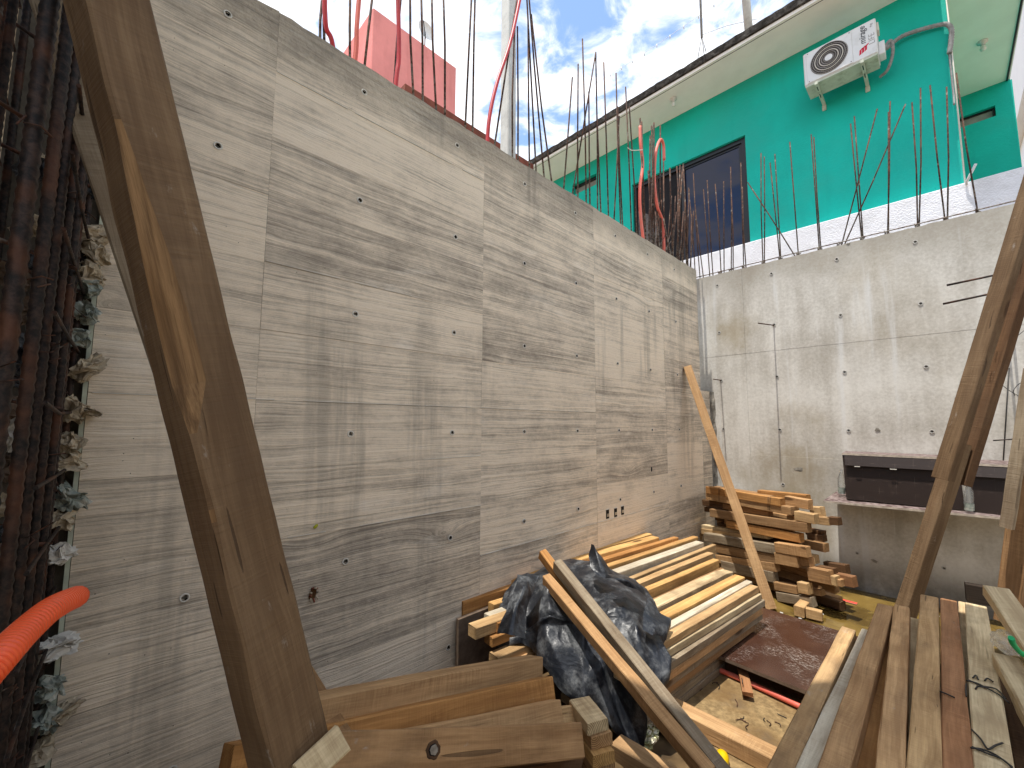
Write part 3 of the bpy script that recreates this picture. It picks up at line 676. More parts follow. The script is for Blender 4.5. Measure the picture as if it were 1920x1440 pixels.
# spalled spots
for px, py, s in ((1497, 880, .045), (1645, 806, .03), (1590, 457, .02), (1640, 1052, .03)):
    p = ony(px, py, YB - .002); bm = bmesh.new()
    c0 = bm.verts.new(p + Vector((0, -.004, 0))); ring = []
    for j in range(11):
        a = j * 2 * math.pi / 11; rr = s * random.uniform(.5, 1.1); ring.append(bm.verts.new(p + Vector((math.cos(a) * rr, -.0015, math.sin(a) * rr * .7))))
    for j in range(11): bm.faces.new((c0, ring[j], ring[(j + 1) % 11]))
    bmesh.ops.recalc_face_normals(bm, faces=bm.faces)
    link('spalled_patch', bm, MAT['raw'], bw)

# ---- walls of the pit that stand outside the picture, and an unseen slab added to shade the foreground
tag(link('retaining_wall', boxm((XR, YN, -.1), (XR + .2, YB, 3.5)), MAT['plain']), 'plain concrete wall closing the right side of the pit', 'concrete wall')
tag(link('retaining_wall', boxm((-.2, YN - .2, -.1), (XR + .2, YN, 3.5)), MAT['plain']), 'plain concrete wall closing the rear of the pit', 'concrete wall')
tag(link('retaining_wall', boxm((-.2, YN, -.1), (0, -.9, 3.5)), MAT['raw']), 'plain concrete wall left of the viewer behind the rebar cage', 'concrete wall')
SLAB = [(-.2, -3.4), (-.2, -.1), (.30, .35), (1.2, .55), (1.58, 1.0), (1.62, 2.35), (3.0, 2.35), (3.0, .1), (2.0, -1.3), (1.4, -3.4)]
bm = bmesh.new(); lo = [bm.verts.new((x, y, 5.0)) for x, y in SLAB]; hi = [bm.verts.new((x, y, 5.14)) for x, y in SLAB]
bm.faces.new(lo[::-1]); bm.faces.new(hi)
for i in range(len(SLAB)): j = (i + 1) % len(SLAB); bm.faces.new((lo[i], lo[j], hi[j], hi[i]))
bmesh.ops.recalc_face_normals(bm, faces=bm.faces)
tag(link('unseen_shade_slab', bm, MAT['ply_edge']), 'added unseen slab that shades the near part of the pit', 'deck')

# ================================================================== NEIGHBOURING BUILDINGS
# teal house behind the back wall
th = tag(empty('teal_house'), 'teal painted house with a white base band and deep cream eaves behind the back wall', 'house')
YT, ZS, XE = 7.0, 7.15, 2.352
holes = [((-1.882, 4.2), (.095, 6.25)), ((-3.30, 6.60), (-2.685, 6.84))]
def wall_with_openings(name, x0, x1, y, z0, z1, ops, mat, parent, depth=.16):
    xs = sorted({x0, x1, *[a[0] for a, b in ops], *[b[0] for a, b in ops]}); zs = sorted({z0, z1, *[max(z0, a[1]) for a, b in ops], *[b[1] for a, b in ops]})
    bm = bmesh.new()
    def inside(cx, cz): return any(a[0] < cx < b[0] and a[1] < cz < b[1] for a, b in ops)
    for i in range(len(xs) - 1):
        for k in range(len(zs) - 1):
            if inside((xs[i] + xs[i + 1]) / 2, (zs[k] + zs[k + 1]) / 2): continue
            bm.faces.new([bm.verts.new(p) for p in ((xs[i], y, zs[k]), (xs[i + 1], y, zs[k]), (xs[i + 1], y, zs[k + 1]), (xs[i], y, zs[k + 1]))])
    for a, b in ops:
        z_lo = max(z0, a[1])
        for q in (((a[0], z_lo), (a[0], b[1])), ((a[0], b[1]), (b[0], b[1])), ((b[0], b[1]), (b[0], z_lo)), ((b[0], z_lo), (a[0], z_lo))):
            bm.faces.new([bm.verts.new(p) for p in ((q[0][0], y, q[0][1]), (q[1][0], y, q[1][1]), (q[1][0], y + depth, q[1][1]), (q[0][0], y + depth, q[0][1]))])
    bmesh.ops.remove_doubles(bm, verts=bm.verts, dist=1e-5)
    return link(name, bm, mat, parent)
wall_with_openings('front_wall', -6, XE, YT, 3.0, ZS, holes, MAT['teal'], th)
link('end_wall', boxm((XE - .02, YT + .001, 3.0), (XE, 9.8, ZS)), MAT['teal'], th)
link('base_band', boxm((-6, 6.75, 3.0), (3.4, YT - .002, 4.398), .008), MAT['stucco'], th)
link('eaves', boxm((-6, 6.27, ZS), (2.30, 9.8, ZS + .045)), MAT['cream'], th)
bm = bmesh.new()
N = 130
for r_, (y0, zz) in enumerate(((6.275, ZS + .046), (6.235, ZS + .05), (6.225, ZS + .15), (6.30, ZS + .175))):
    for k in range(N + 1):
        x = -6 + 8.3 * k / N
        bm.verts.new((x, y0 + mnoise.noise(Vector((x * 9, r_, 0))) * .014, zz + (mnoise.noise(Vector((x * 7, r_, 4))) * .016 if r_ > 1 else 0)))
bm.verts.ensure_lookup_table()
for r_ in range(3):
    for k in range(N):
        i = r_ * (N + 1) + k; bm.faces.new([bm.verts[j] for j in (i, i + 1, i + N + 2, i + N + 1)])
bmesh.ops.recalc_face_normals(bm, faces=bm.faces)
link('roof_edge', bm, MAT['mould'], th)
link('drip_groove', boxm((-6, 6.312, ZS - .003), (2.3, 6.32, ZS + .001)), MAT['dark'], th)
link('roof', boxm((-6, 6.30, ZS + .047), (2.3, 9.8, ZS + .16)), MAT['plain'], th)
# sliding window
wx0, wx1, wz0, wz1 = -1.882, .095, 4.2, 6.25; xm = -.93
wf = link('window', boxm((wx0, YT + .05, wz1 - .07), (wx1, YT + .14, wz1)), MAT['dark'], th)
for a, b in (((wx1 - .07, YT + .05, wz0), (wx1, YT + .14, wz1 - .071)), ((wx0, YT + .05, wz0), (wx0 + .06, YT + .14, wz1 - .071)), ((xm - .03, YT + .055, wz0), (xm + .03, YT + .135, wz1 - .071)), ((wx1 - .12, YT + .075, wz0), (wx1 - .0701, YT + .12, wz1 - .071)), ((xm + .0301, YT + .075, wz1 - .105), (wx1 - .121, YT + .12, wz1 - .0711))):
    link('frame', boxm(a, b), MAT['dark'], wf)
link('pane', boxm((xm + .03, YT + .09, wz0), (wx1 - .12, YT + .1, wz1 - .105)), MAT['glass'], wf)
link('screen', boxm((wx0 + .06, YT + .10, wz0), (xm - .03, YT + .106, wz1 - .071)), simple('insect_screen', '1d1b1d', .7, .2), wf)
cb = bmesh.new()
for k in range(14):
    x = -1.83 + k * .028; cb.verts.new((x + .02, YT + .094 - .002 * (k % 2), 4.6)); cb.verts.new((x, YT + .094 - .002 * (k % 2), 5.75 - k * .02))
cb.verts.ensure_lookup_table()
for k in range(13): cb.faces.new([cb.verts[j] for j in (2 * k, 2 * k + 2, 2 * k + 3, 2 * k + 1)])
link('curtain', cb, simple('grey_curtain', '6d6664', .9, .1, var=.3, scale=20), wf)
sv = link('slit_window', boxm((-3.30, YT + .12, 6.60), (-2.685, YT + .15, 6.84)), simple('grey_louvre', '8a867e', .7, .2), th)
link('frame', boxm((-3.30, YT + .08, 6.79), (-2.685, YT + .119, 6.84)), MAT['dark'], sv)
# recessed bay on the right with a mint ceiling
wall_with_openings('recessed_wall', XE, 3.06, 9.8, 3.0, 7.19, [((XE + .05, 6.56), (2.885, 6.735))], MAT['teal'], th, .14)
link('bay_side', boxm((3.04, 9.801, 3.0), (3.08, 13, 7.06)), MAT['teal'], th)
lv = link('slit_window', boxm((XE + .05, 9.9, 6.56), (2.885, 9.94, 6.735)), simple('grey_slats', '98948a', .7, .2), th)
link('frame', boxm((2.86, 9.86, 6.56), (2.885, 9.899, 6.735)), MAT['dark'], lv)
link('frame', boxm((XE + .05, 9.86, 6.715), (2.859, 9.899, 6.735)), MAT['dark'], lv)
link('bay_ceiling', boxm((XE + .002, 5.6, 7.075), (3.06, 9.799, 7.2)), MAT['mint'], th)
link('base_band', boxm((XE + .06, 6.9, 3.0), (3.06, 7.1, 4.39)), MAT['stucco'], th)
rod('corner_strip', [(XE + .004, YT - .004, 4.39), (XE + .004, YT - .004, 7.07)], .008, MAT['sign_white'], th)
rod('ceiling_cable', [(3.045, 5.7, 7.068), (3.04, 8, 7.066), (3.03, 9.79, 7.06)], .012, MAT['cable'], th)
def lamp_holder(p, label):
    r = tag(empty('ceiling_lamp'), label, 'lamp', 'bare lamp holders under the eaves')
    def lathe(prof, mat, name):
        bm = bmesh.new(); n = 14
        rings = [[bm.verts.new((p.x + q * math.cos(2 * math.pi * j / n), p.y + q * math.sin(2 * math.pi * j / n), p.z + z)) for j in range(n)] for q, z in prof]
        for k in range(len(prof) - 1):
            for j in range(n): f = bm.faces.new((rings[k][j], rings[k][(j + 1) % n], rings[k + 1][(j + 1) % n], rings[k + 1][j])); f.smooth = True
        bm.faces.new(rings[0]); bm.faces.new(rings[-1]); bmesh.ops.recalc_face_normals(bm, faces=bm.faces)
        link(name, bm, mat, r)
    lathe([(.055, -.001), (.055, -.018), (.03, -.03), (.024, -.055)], MAT['white'], 'holder')
    lathe([(.02, -.056), (.024, -.075), (.034, -.1), (.03, -.125), (.012, -.14)], MAT['bulb'], 'bulb')
lamp_holder(onz(1263, 185, ZS), 'bare bulb in a white holder under the cream eaves above the sliding window')
lamp_holder(onz(1842, 78, 7.075), 'bare spiral bulb in a white holder under the mint green ceiling at right')
tag(rod('metal_strap', [(2.353, 6.74, 4.36), (2.353, 6.71, 4.38), (2.43, 6.62, 4.52)], .012, MAT['white']), 'pale metal strap sticking up from the white base band at right', 'strap')

# air conditioner
ac = tag(empty('air_conditioner'), 'white outdoor air conditioner with a round fan grille mounted high on the teal wall', 'air conditioner')
ax0, ax1, az0, az1, ay0, ay1 = .985, 1.735, 6.215, 6.69, 6.5, 6.80
link('casing', boxm((ax0, ay0, az0 + .012), (ax1, ay1, az1), .012), MAT['white'], ac)
link('base_pan', boxm((ax0 + .008, ay0 + .008, az0 - .01), (ax1 - .008, ay1, az0 + .0115)), MAT['acbase'], ac)
link('front_plate', boxm((ax0 + .035, ay0 - .008, az0 + .025), (ax0 + .515, ay0 - .0005, az1 - .015), .004), MAT['white'], ac)
fcx, fcz, fr = ax0 + .275, (az0 + az1) / 2 + .008, .2
def disc_y(cx, cz, y, r0_, r1_, n=40):
    bm = bmesh.new(); a = []; b = []
    for j in range(n):
        t = 2 * math.pi * j / n
        a.append(bm.verts.new((cx + r0_ * math.cos(t), y, cz + r0_ * math.sin(t)))); b.append(bm.verts.new((cx + r1_ * math.cos(t), y, cz + r1_ * math.sin(t))))
    if r0_ < .001:
        bm.free(); bm = bmesh.new(); bm.faces.new([bm.verts.new((cx + r1_ * math.cos(2 * math.pi * j / n), y, cz + r1_ * math.sin(2 * math.pi * j / n))) for j in range(n)])
    else:
        for j in range(n): bm.faces.new((a[j], a[(j + 1) % n], b[(j + 1) % n], b[j]))
    return bm
fan = link('fan_opening', disc_y(fcx, fcz, ay0 - .0095, 0, fr), simple('fan_shadow', '4a4644', .8, .2, var=.2, scale=30), ac)
for rr in (.052, .076, .1, .124, .148, .172, .194):
    bm = bmesh.new(); tube(bm, [(fcx + rr * math.cos(2 * math.pi * j / 44), ay0 - .014, fcz + rr * math.sin(2 * math.pi * j / 44)) for j in range(45)], .0042 if rr not in (.1, .148) else .0055, 5, cap=False)
    link('grille_ring', bm, MAT['grille'] if rr not in (.1, .148) else MAT['sign_white'], fan)
for j in range(40):
    t = 2 * math.pi * j / 40
    rod('grille_wire', [(fcx + .05 * math.cos(t), ay0 - .0115, fcz + .05 * math.sin(t)), (fcx + fr * math.cos(t + .25), ay0 - .0115, fcz + fr * math.sin(t + .25))], .0013, MAT['grille'], fan, 3)
link('fan_hub', disc_y(fcx, fcz, ay0 - .019, 0, .042), MAT['white'], ac)
link('valve_cover', boxm((ax1 + .0005, ay0 + .09, az0 + .03), (ax1 + .06, ay1 - .06, az0 + .2), .006), MAT['white'], ac)
link('side_handle', boxm((ax1 + .0005, ay0 + .06, az1 - .14), (ax1 + .02, ay1 - .12, az1 - .03), .004), MAT['sign_white'], ac)
for bx in (ax0 + .11, ax1 - .17):
    br = link('bracket', boxm((bx, ay0 - .03, az0 - .052), (bx + .035, YT - .001, az0 - .0115), .003), MAT['acbase'], ac)
    link('slot', boxm((bx + .012, ay0 + .03, az0 - .0535), (bx + .022, ay0 + .12, az0 - .0519)), MAT['dark'], br)
    link('slot', boxm((bx + .012, ay0 + .2, az0 - .0535), (bx + .022, ay0 + .29, az0 - .0519)), MAT['dark'], br)
    link('wall_plate', boxm((bx - .006, YT - .014, az0 - .13), (bx + .041, YT - .0015, az0 - .0525), .003), MAT['acbase'], br)
for sx, sz in ((ax0 + .055, az0 + .045), (ax0 + .055, az1 - .035), (ax0 + .495, az0 + .045), (ax0 + .495, az1 - .035)):
    link('screw', disc_y(sx, sz, ay0 - .0088, 0, .006, 8), MAT['dark'], ac)
def lettering(txt, size, loc, mat, parent, rot, shear=0.0, bold=0.0):
    cu = bpy.data.curves.new('lettering', 'FONT'); cu.body = txt; cu.size = size; cu.extrude = .0006; cu.shear = shear; cu.offset = bold
    tmp = bpy.data.objects.new('tmp', cu); COL.objects.link(tmp)
    bpy.context.view_layer.update()
    me = bpy.data.meshes.new_from_object(tmp.evaluated_get(bpy.context.evaluated_depsgraph_get()))
    bpy.data.objects.remove(tmp, do_unlink=True)
    me.name = 'lettering'; me.materials.clear(); me.materials.append(mat)
    o = bpy.data.objects.new('lettering', me); COL.objects.link(o)
    o.matrix_world = Matrix.Translation(loc) @ rot; o.parent = parent
    return o
RT = Matrix.Rotation(rad(90), 4, 'X') @ Matrix.Rotation(rad(90), 4, 'Z')
lettering('mirage', .088, (ax1 - .105, ay0 - .0015, az0 + .2), MAT['print'], ac, RT, .25, .0008)
lettering('LIFE', .085, (ax1 - .02, ay0 - .0015, az0 + .15), MAT['sign_white'] if False else MAT['grille'], ac, RT, 0, -.001)
lettering('+e', .05, (ax1 - .03, ay0 - .0015, az0 + .37), MAT['grille'], ac, RT, 0, 0)
bm = bmesh.new()
for k in range(3):                                # red wave mark: three leaning strokes
    x0 = ax1 - .175 + k * .027; z0 = az0 + .075 + k * .012
    pts = [(0, 0), (.022, .012), (.026, .06), (.05, .085), (.03, .085), (.006, .065)]
    bm.faces.new([bm.verts.new((x0 + p[0], ay0 - .0018, z0 + p[1])) for p in pts])
bmesh.ops.recalc_face_normals(bm, faces=bm.faces)
link('logo', bm, MAT['logo'], ac)
# wrapped pipe
pp = [(ax1 + .03, 6.72, az0 + .16), (ax1 + .11, 6.74, az0 + .25), (ax1 + .12, 6.8, az0 + .12), (ax1 + .06, 6.86, az0 - .03), (ax1 - .02, 6.93, az0 - .04)]
bm = bmesh.new(); tube(bm, bez(pp, 8), .018, 8); link('drain_hose', bm, MAT['foam'], ac)
q = [Vector((ax1 - .01, 6.82, az0 + .26)), Vector((ax1 + .06, 6.88, az0 + .27)), ony(1688, 70, 6.93), ony(1722, 57, 6.94), ony(1760, 47, 6.95), ony(1776, 46, 6.95), ony(1784, 56, 6.96), ony(1783, 80, 6.97), ony(1780, 100, 6.975)]
pts = bez(q, 10); bm = bmesh.new(); tube(bm, pts, .022, 8, radii=[.022 + .004 * (k % 2) for k in range(len(pts))])
tag(link('insulated_pipe', bm, MAT['foam']), 'grey wrapped pipe running from the air conditioner to the teal corner', 'pipe')
bm = bmesh.new(); tube(bm, bez([ony(1780, 100, 6.985), ony(1784, 140, 6.98), ony(1788, 178, 6.97), ony(1789, 196, 6.9)], 6), .01, 6)
tag(link('drop_cable', bm, MAT['foam']), 'thin pale cable hanging down the corner of the teal wall', 'cable')
# things on the roof
def pole(pix, z, top, r, mat, name, label, cat, lean=(0, 0)):
    p = onz(*pix, z); return tag(rod(name, [p, p + Vector((lean[0], lean[1], top))], r, MAT[mat], None, 8), label, cat)
mp = onz(1317, 98, 7.31)
mast = tag(empty('antenna_mast'), 'thin grey mast on splayed legs standing on the teal house roof', 'mast')
rod('mast_tube', [mp + Vector((0, 0, .24)), mp + Vector((.01, 0, 2.4))], .018, MAT['foam'], mast, 8)
for dx_, dy__ in ((-.07, 0), (.06, -.02), (0, .08)):
    rod('leg', [mp + Vector((0, 0, .26)), mp + Vector((dx_, dy__, -.05))], .006, MAT['foam'], mast, 5)
tag(rod('guy_wire', [mp + Vector((.02, 0, .28)), mp + Vector((.35, .02, .2)), mp + Vector((.7, .2, .18))], .005, MAT['white_wire'], None, 4), 'loose wire running right from the grey roof mast', 'wire')
pole((1404, 58), 7.31, 2.0, .055, 'post', 'roof_pipe', 'thick pale pipe standing on the teal house roof', 'pipe', (-.06, 0))
A_, B_ = onz(1145, 138, 9.5), onz(1350, -6, 9.5)
A_ = atd(1140, 141, 9.5); B_ = atd(1345, 2, 7.6)
sl = tag(empty('string_lights'), 'thin cord with small bulbs strung through the sky above the teal roof', 'string lights')
E0 = A_ + (A_ - B_) * .15
rod('cord', bez([E0, A_ + (B_ - A_) * .33 + Vector((0, 0, -.05)), A_ + (B_ - A_) * .66 + Vector((0, 0, -.05)), B_, B_ + Vector((.35, .15, .5))], 6), .004, MAT['white_wire'], sl, 4)
for k in range(9):
    p = A_ + (B_ - A_) * (.03 + k * .118) + Vector((0, 0, -.05 * math.sin(math.pi * (.03 + k * .118)) - .03))
    rod('bulb', [p + Vector((0, 0, .035)), p + Vector((0, 0, -.04))], .011, MAT['white_wire'], sl, 6)

# pink rooftop block
pk = tag(empty('pink_block'), 'pink stuccoed rooftop block rising beyond the board marked wall', 'building')
link('wall', boxm((-11.2, 4.53, 3.2), (-8, 7.29, 12.8), .02), MAT['pink'], pk)
link('painted_shade_patch', boxm((-10.6, 4.525, 10.2), (-9.3, 4.5285, 12.2)), MAT['brick'], pk)  # dark red patch paints the shade on the block's left side
link('lower_wing', boxm((-12, 3.2, 3.2), (-8.6, 4.524, 11.5)), MAT['pink'], pk)
dp = onx(797, 66, -8.15)
ds = tag(empty('satellite_dish'), 'small white dish on the far edge of the pink block', 'dish')
bm = bmesh.new(); n = 18; rings = []
for q_, d_ in ((.02, .03), (.12, .02), (.22, -.02), (.27, -.06)):
    rings.append([bm.verts.new((dp.x - d_ * 1.0, dp.y + q_ * math.cos(2 * math.pi * j / n), dp.z + .12 + q_ * math.sin(2 * math.pi * j / n))) for j in range(n)])
for k in range(3):
    for j in range(n): f = bm.faces.new((rings[k][j], rings[k][(j + 1) % n], rings[k + 1][(j + 1) % n], rings[k + 1][j])); f.smooth = True
bm.faces.new(rings[0])
link('reflector', bm, MAT['white'], ds)
rod('feed_arm', [dp + Vector((0, .02, -.1)), dp + Vector((.25, -.2, .02)), dp + Vector((.3, -.25, .08))], .014, MAT['dark'], ds)
rod('stand', [dp + Vector((0, 0, .1)), dp + Vector((0, .0, -.35))], .02, MAT['foam'], ds)
tag(link('clay_coping', boxm((-2.62, 2.5, 3.2), (-2.5, 4.9, 5.99)), MAT['brick']), 'red brown wall top showing between the pink block and the white post', 'wall')
tag(link('white_post', boxm((-.5, 2.31, 3.0), (-.4, 2.41, 6.6), .008), MAT['post']), 'square off white post standing behind the board marked wall', 'post')
# far building at the right margin
fb = tag(empty('far_building'), 'white and beige building beyond the teal house at the right margin', 'building')
link('wall', boxm((4.0, 13.6, 3.2), (9, 19, 9.6)), MAT['far_white'], fb)
link('upper_floor', boxm((3.8, 13.2, 9.61), (9, 19, 13.5)), MAT['far_white'], fb)
link('beige_band', boxm((3.95, 13.5, 6.5), (9, 13.599, 8.2)), MAT['sign_white'], fb)

# ================================================================== TIMBER
# ---- sunlit stack of small timbers lying along the left wall
GM = 'small timbers of the sunlit stack along the left wall'
UM = Vector((math.sin(rad(5.0)), math.cos(rad(5.0)), 0))
def m_board(px, py, z, L, wd, ht, wood, dirt, label, yaw=0.0, x=None):
    p = onz(px, py, z)
    if x is not None: p.x = x
    u = Matrix.Rotation(rad(yaw), 3, 'Z') @ UM
    return timber('timber', p - u * L, p, wd, ht, wood, dirt, label=label, group=GM, side=(-1, 0, 0))
m_board(1223, 1001, .695, 2.2, .075, .05, 'yellow', .1, 'yellow board touching the left wall, first of the sunlit stack', -1.0, .085)
m_board(1247, 1010, .69, 2.3, .08, .075, 'yellow', .1, 'thick yellow timber next to the wall board of the sunlit stack', -1.0, .175)
m_board(1284, 1010, .665, 2.3, .05, .09, 'orange', .1, 'orange timber with a knot at its far end in the sunlit stack', -1, .25)
m_board(1316, 1008, .64, 2.4, .055, .09, 'pine', .1, 'honey coloured timber left of the whitish board in the sunlit stack', 0, .325)
m_board(1325, 1018, .625, 2.4, .075, .06, 'white', .2, 'whitish cement dusted board in the middle of the sunlit stack', 0, .415)
m_board(1337, 1020, .59, 2.4, .04, .085, 'straw', .3, 'narrow greyish timber just right of the whitish board', 1.2, .47)
m_board(1338, 1037, .585, 1.95, .055, .09, 'straw', .1, 'straw coloured timber ending beside the narrow greyish one', .5, .545)
m_board(1350, 1050, .575, 1.75, .05, .09, 'yellow', .1, 'golden timber with a long shadowed flank in the sunlit stack', 0, .635)
m_board(1355, 1065, .535, 1.55, .03, .09, 'brown', .2, 'thin brown board standing on edge beside the golden timber', 0, .695)
def ragged(t, prof):
    return [(p[0] + mnoise.noise(Vector((t * 23, i, 1))) * .006, p[1] + mnoise.noise(Vector((t * 17, i, 6))) * .009 - (.012 * max(0, t - .9) * 10 if p[1] > 0 else 0)) for i, p in enumerate(prof)]
p = onz(1378, 1070, .56); p.x = .79
timber('timber', p - UM * 1.5, p, .085, .08, 'pale', .75, profile=ragged, label='rough bark edged timber with a splintered far end in the sunlit stack', group=GM, side=(-1, 0, 0))
m_board(1398, 1082, .555, 1.45, .075, .085, 'yellow', .0, 'smooth bright yellow timber near the right edge of the sunlit stack', 0, .895)
m_board(1409, 1090, .54, 1.5, .045, .085, 'white', .25, 'pale narrow timber right of the bright yellow one', 0, .95)
m_board(1423, 1100, .525, 1.6, .08, .042, 'straw', .1, 'light board forming the upper right edge of the sunlit stack', 0, 1.0)
m_board(1422, 1112, .478, 1.6, .075, .042, 'pale', .3, 'light board directly under the upper right edge of the sunlit stack', -.4, 1.015)
rm = random.Random(11)
ORD = ['first', 'second', 'third', 'fourth', 'fifth', 'sixth', 'seventh', 'eighth']
z = .432
for lay in range(7):                               # the layers under them, seen edge-on from the right
    x = .93 - .012 * lay + rm.uniform(-.02, .02)
    for k in range(5 if lay < 2 else 3):
        far = 3.55 + rm.uniform(-.15, .1)
        if z > FLOOR:
            timber('timber', (x - .02 - k * .16, 2.0 + rm.uniform(-.06, .1), z), (x + .10 - k * .16, far + .1 * k, z), .09 if lay else .1, .043, rm.choice(['brown', 'tan', 'straw', 'grey']), .45,
                   label=(f'outer flat board of the {ORD[lay]} shaded layer under the sunlit stack' if k == 0 else 'inner flat board buried in the shaded lower layers of the sunlit stack'), group='flat boards under the sunlit stack', side=(-1, 0, 0))
    z -= .0455
for k, (px, py, zz, ln) in enumerate([(945, 1090, .69, .5), (878, 1168, .64, 1.0), (918, 1160, .63, .6), (908, 1186, .575, .7), (917, 1222, .5, .7), (935, 1235, .46, .6)]):
    p = onz(px, py, zz); p.x = max(p.x, .1)
    timber('timber', p, p + UM * ln, .075, .05 if k != 1 else .06, ['yellow', 'straw', 'orange', 'orange', 'straw', 'tan'][k], .1, side=(1, 0, 0), group=GM,
           label=['short yellow timber end reaching left from behind the black plastic sheet', 'lowest light timber end sticking out farthest left against the wall', 'orange timber end beside the farthest left one, half under the plastic',
                  'small timber end in the dark just below the leftmost light end', 'pale timber end deep in the dark gap left of the plastic', 'bottom timber end at the edge of the dark gap left of the plastic'][k])
tag(link('plywood_offcut', boxm((.03, 1.52, .08), (.055, 1.95, .60)), MAT['ply_edge']), 'dark plywood offcut standing against the left wall beside the plastic', 'board')

# ---- disordered stack of timbers in front of the back wall
GS = 'timbers of the disordered stack in the far corner'
SP, SN = Vector((.1, 4.86, 0)), Vector((.30, .954, 0))
def s_t(x0, y0, x1, y1, hpx, wood='tan', dirt=.35, off=0.0, wd=.075, label=None):
    a = onplane(x0, y0, SP + SN * off, SN); b = onplane(x1, y1, SP + SN * off, SN)
    d = (a - CAM).dot(cF); ht = hpx / FPX * d
    a.x = max(a.x, .03)
    return timber('timber', a, b, wd, ht, wood, dirt, label=label, group=GS, side=SN)
S_LIST = [
 (1323, 912, 1463, 935, 12.5, 'orange', .25, -.02, 'topmost long timber of the far corner stack, bound with wire'),
 (1471, 930, 1515, 938, 17, 'tan', .3, .07, 'timber with a round knot on its end, right end of the top row'),
 (1420, 919, 1511, 928, 9, 'orange', .1, .19, 'orange timber at the very back of the top row, close to the back wall'),
 (1323, 924, 1482, 951, 12.5, 'tan', .5, -.01, 'second long timber directly under the wire bound topmost one'),
 (1316, 937, 1420, 949, 11, 'dark', .5, .05, 'dark timber end jutting left below the two wire bound timbers'),
 (1320, 950, 1365, 956, 9, 'dark', .5, .10, 'short dark timber end in the shade under the jutting dark one'),
 (1355, 944, 1440, 957, 10, 'brown', .4, .02, 'brown timber with one lit end below the wire bound pair'),
 (1489, 958, 1526, 965, 17, 'straw', .3, -.02, 'thick pale ended timber poking out right beneath the knotted one'),
 (1330, 954, 1512, 981, 14.5, 'brown', .3, -.03, 'long brown timber with a rounded left end in the middle of the far stack'),
 (1361, 975, 1498, 1001, 14, 'orange', .5, -.02, 'orange brown timber under the round ended one'),
 (1315, 984, 1440, 1003, 7, 'pale', .2, .03, 'thin pale board lying on the lower half of the far stack'),
 (1299, 988, 1400, 1002, 10, 'straw', .2, .0, 'straw board end reaching farthest left in the far stack'),
 (1292, 996, 1310, 998, 12, 'straw', .2, .05, 'stubby straw end left of the lower half of the far stack'),
 (1319, 999, 1452, 1021, 15, 'grey', .6, -.05, 'grey weathered timber with a bright top below the thin pale board'),
 (1451, 1017, 1510, 1026, 18, 'tan', .15, -.08, 'clean tan timber block with a bright top, right part of the lower half'),
 (1451, 1036, 1493, 1043, 20, 'tan', .2, -.075, 'tan timber just under the clean tan block'),
 (1493, 1042, 1516, 1046, 16, 'brown', .3, -.04, 'brown end partly in shadow right of the tan timber'),
 (1505, 1038, 1526, 1042, 15, 'straw', .2, .06, 'small pale end behind the brown one'),
 (1334, 1019, 1452, 1040, 15, 'brown', .5, -.04, 'brown shaded timber under the grey weathered one'),
 (1341, 1040, 1451, 1056, 14, 'tan', .3, -.045, 'tan timber with an angled left end behind the leaning stick'),
 (1351, 1051, 1449, 1073, 17, 'grey', .4, -.055, 'greyish timber at knee height behind the leaning stick'),
 (1512, 1063, 1553, 1071, 24, 'brown', .4, -.05, 'thick brown timber with a stepped lit end, right foot of the far stack'),
 (1530, 1061, 1561, 1067, 10, 'dark', .4, .02, 'dark timber behind the stepped one'),
 (1555, 1079, 1566, 1082, 17, 'straw', .2, -.03, 'bright crumbly timber end right of the stepped one'),
 (1565, 1085, 1576, 1088, 12, 'tan', .3, .0, 'little tan end at the tip of the right foot of the far stack'),
 (1563, 1075, 1597, 1082, 19, 'red', .4, .06, 'reddish timber pointing right in the shade near the back wall'),
 (1543, 1053, 1584, 1060, 16, 'dark', .4, .18, 'dark timber resting above the reddish one near the back wall'),
 (1517, 950, 1537, 951, 17, 'straw', .1, .17, 'upright grained light end standing behind the right of the top row'),
 (1527, 968, 1552, 971, 14, 'straw', .1, .14, 'pale block end right of the thick pale ended timber'),
 (1551, 969, 1569, 971, 14, 'dark', .3, .16, 'dark rounded timber end farthest right beside the pale block'),
 (1508, 1012, 1545, 1020, 15, 'brown', .3, .12, 'brown end with a lit tip above the right side of the lower half'),
 (1510, 990, 1540, 996, 12, 'dark', .4, .20, 'black shaded timber end in the hollow on the right of the far stack'),
 (1512, 1000, 1541, 1004, 12, 'dark', .4, .18, 'dark timber end under the black shaded one in the hollow'),
 (1450, 1091, 1492, 1099, 14, 'tan', .25, -.06, 'tan timber low in the far stack beside the foot of the stick'),
 (1494, 1091, 1513, 1095, 19, 'straw', .2, -.08, 'cube like straw end next to the low tan timber'),
 (1454, 1110, 1520, 1121, 16, 'grey', .5, -.07, 'bottom grey timber near the water, behind the foot of the stick'),
 (1518, 1104, 1537, 1107, 10, 'tan', .3, .02, 'small tan timber lying behind the bottom grey one'),
]
for (x0, y0, x1, y1, h, wd_, dt, off, lab) in S_LIST: s_t(x0, y0, x1, y1, h, wd_, dt, off, label=lab)
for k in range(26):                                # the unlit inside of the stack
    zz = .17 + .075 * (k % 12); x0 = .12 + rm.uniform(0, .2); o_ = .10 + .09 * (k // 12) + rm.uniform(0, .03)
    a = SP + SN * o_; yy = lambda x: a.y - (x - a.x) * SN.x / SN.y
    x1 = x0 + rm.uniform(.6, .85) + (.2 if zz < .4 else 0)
    timber('timber', (x0, yy(x0), zz), (x1, yy(x1), zz), .08, .07, rm.choice(['brown', 'dark', 'tan']), .4, label='shaded timber inside the far corner stack', group='timbers inside the far corner stack', side=SN)
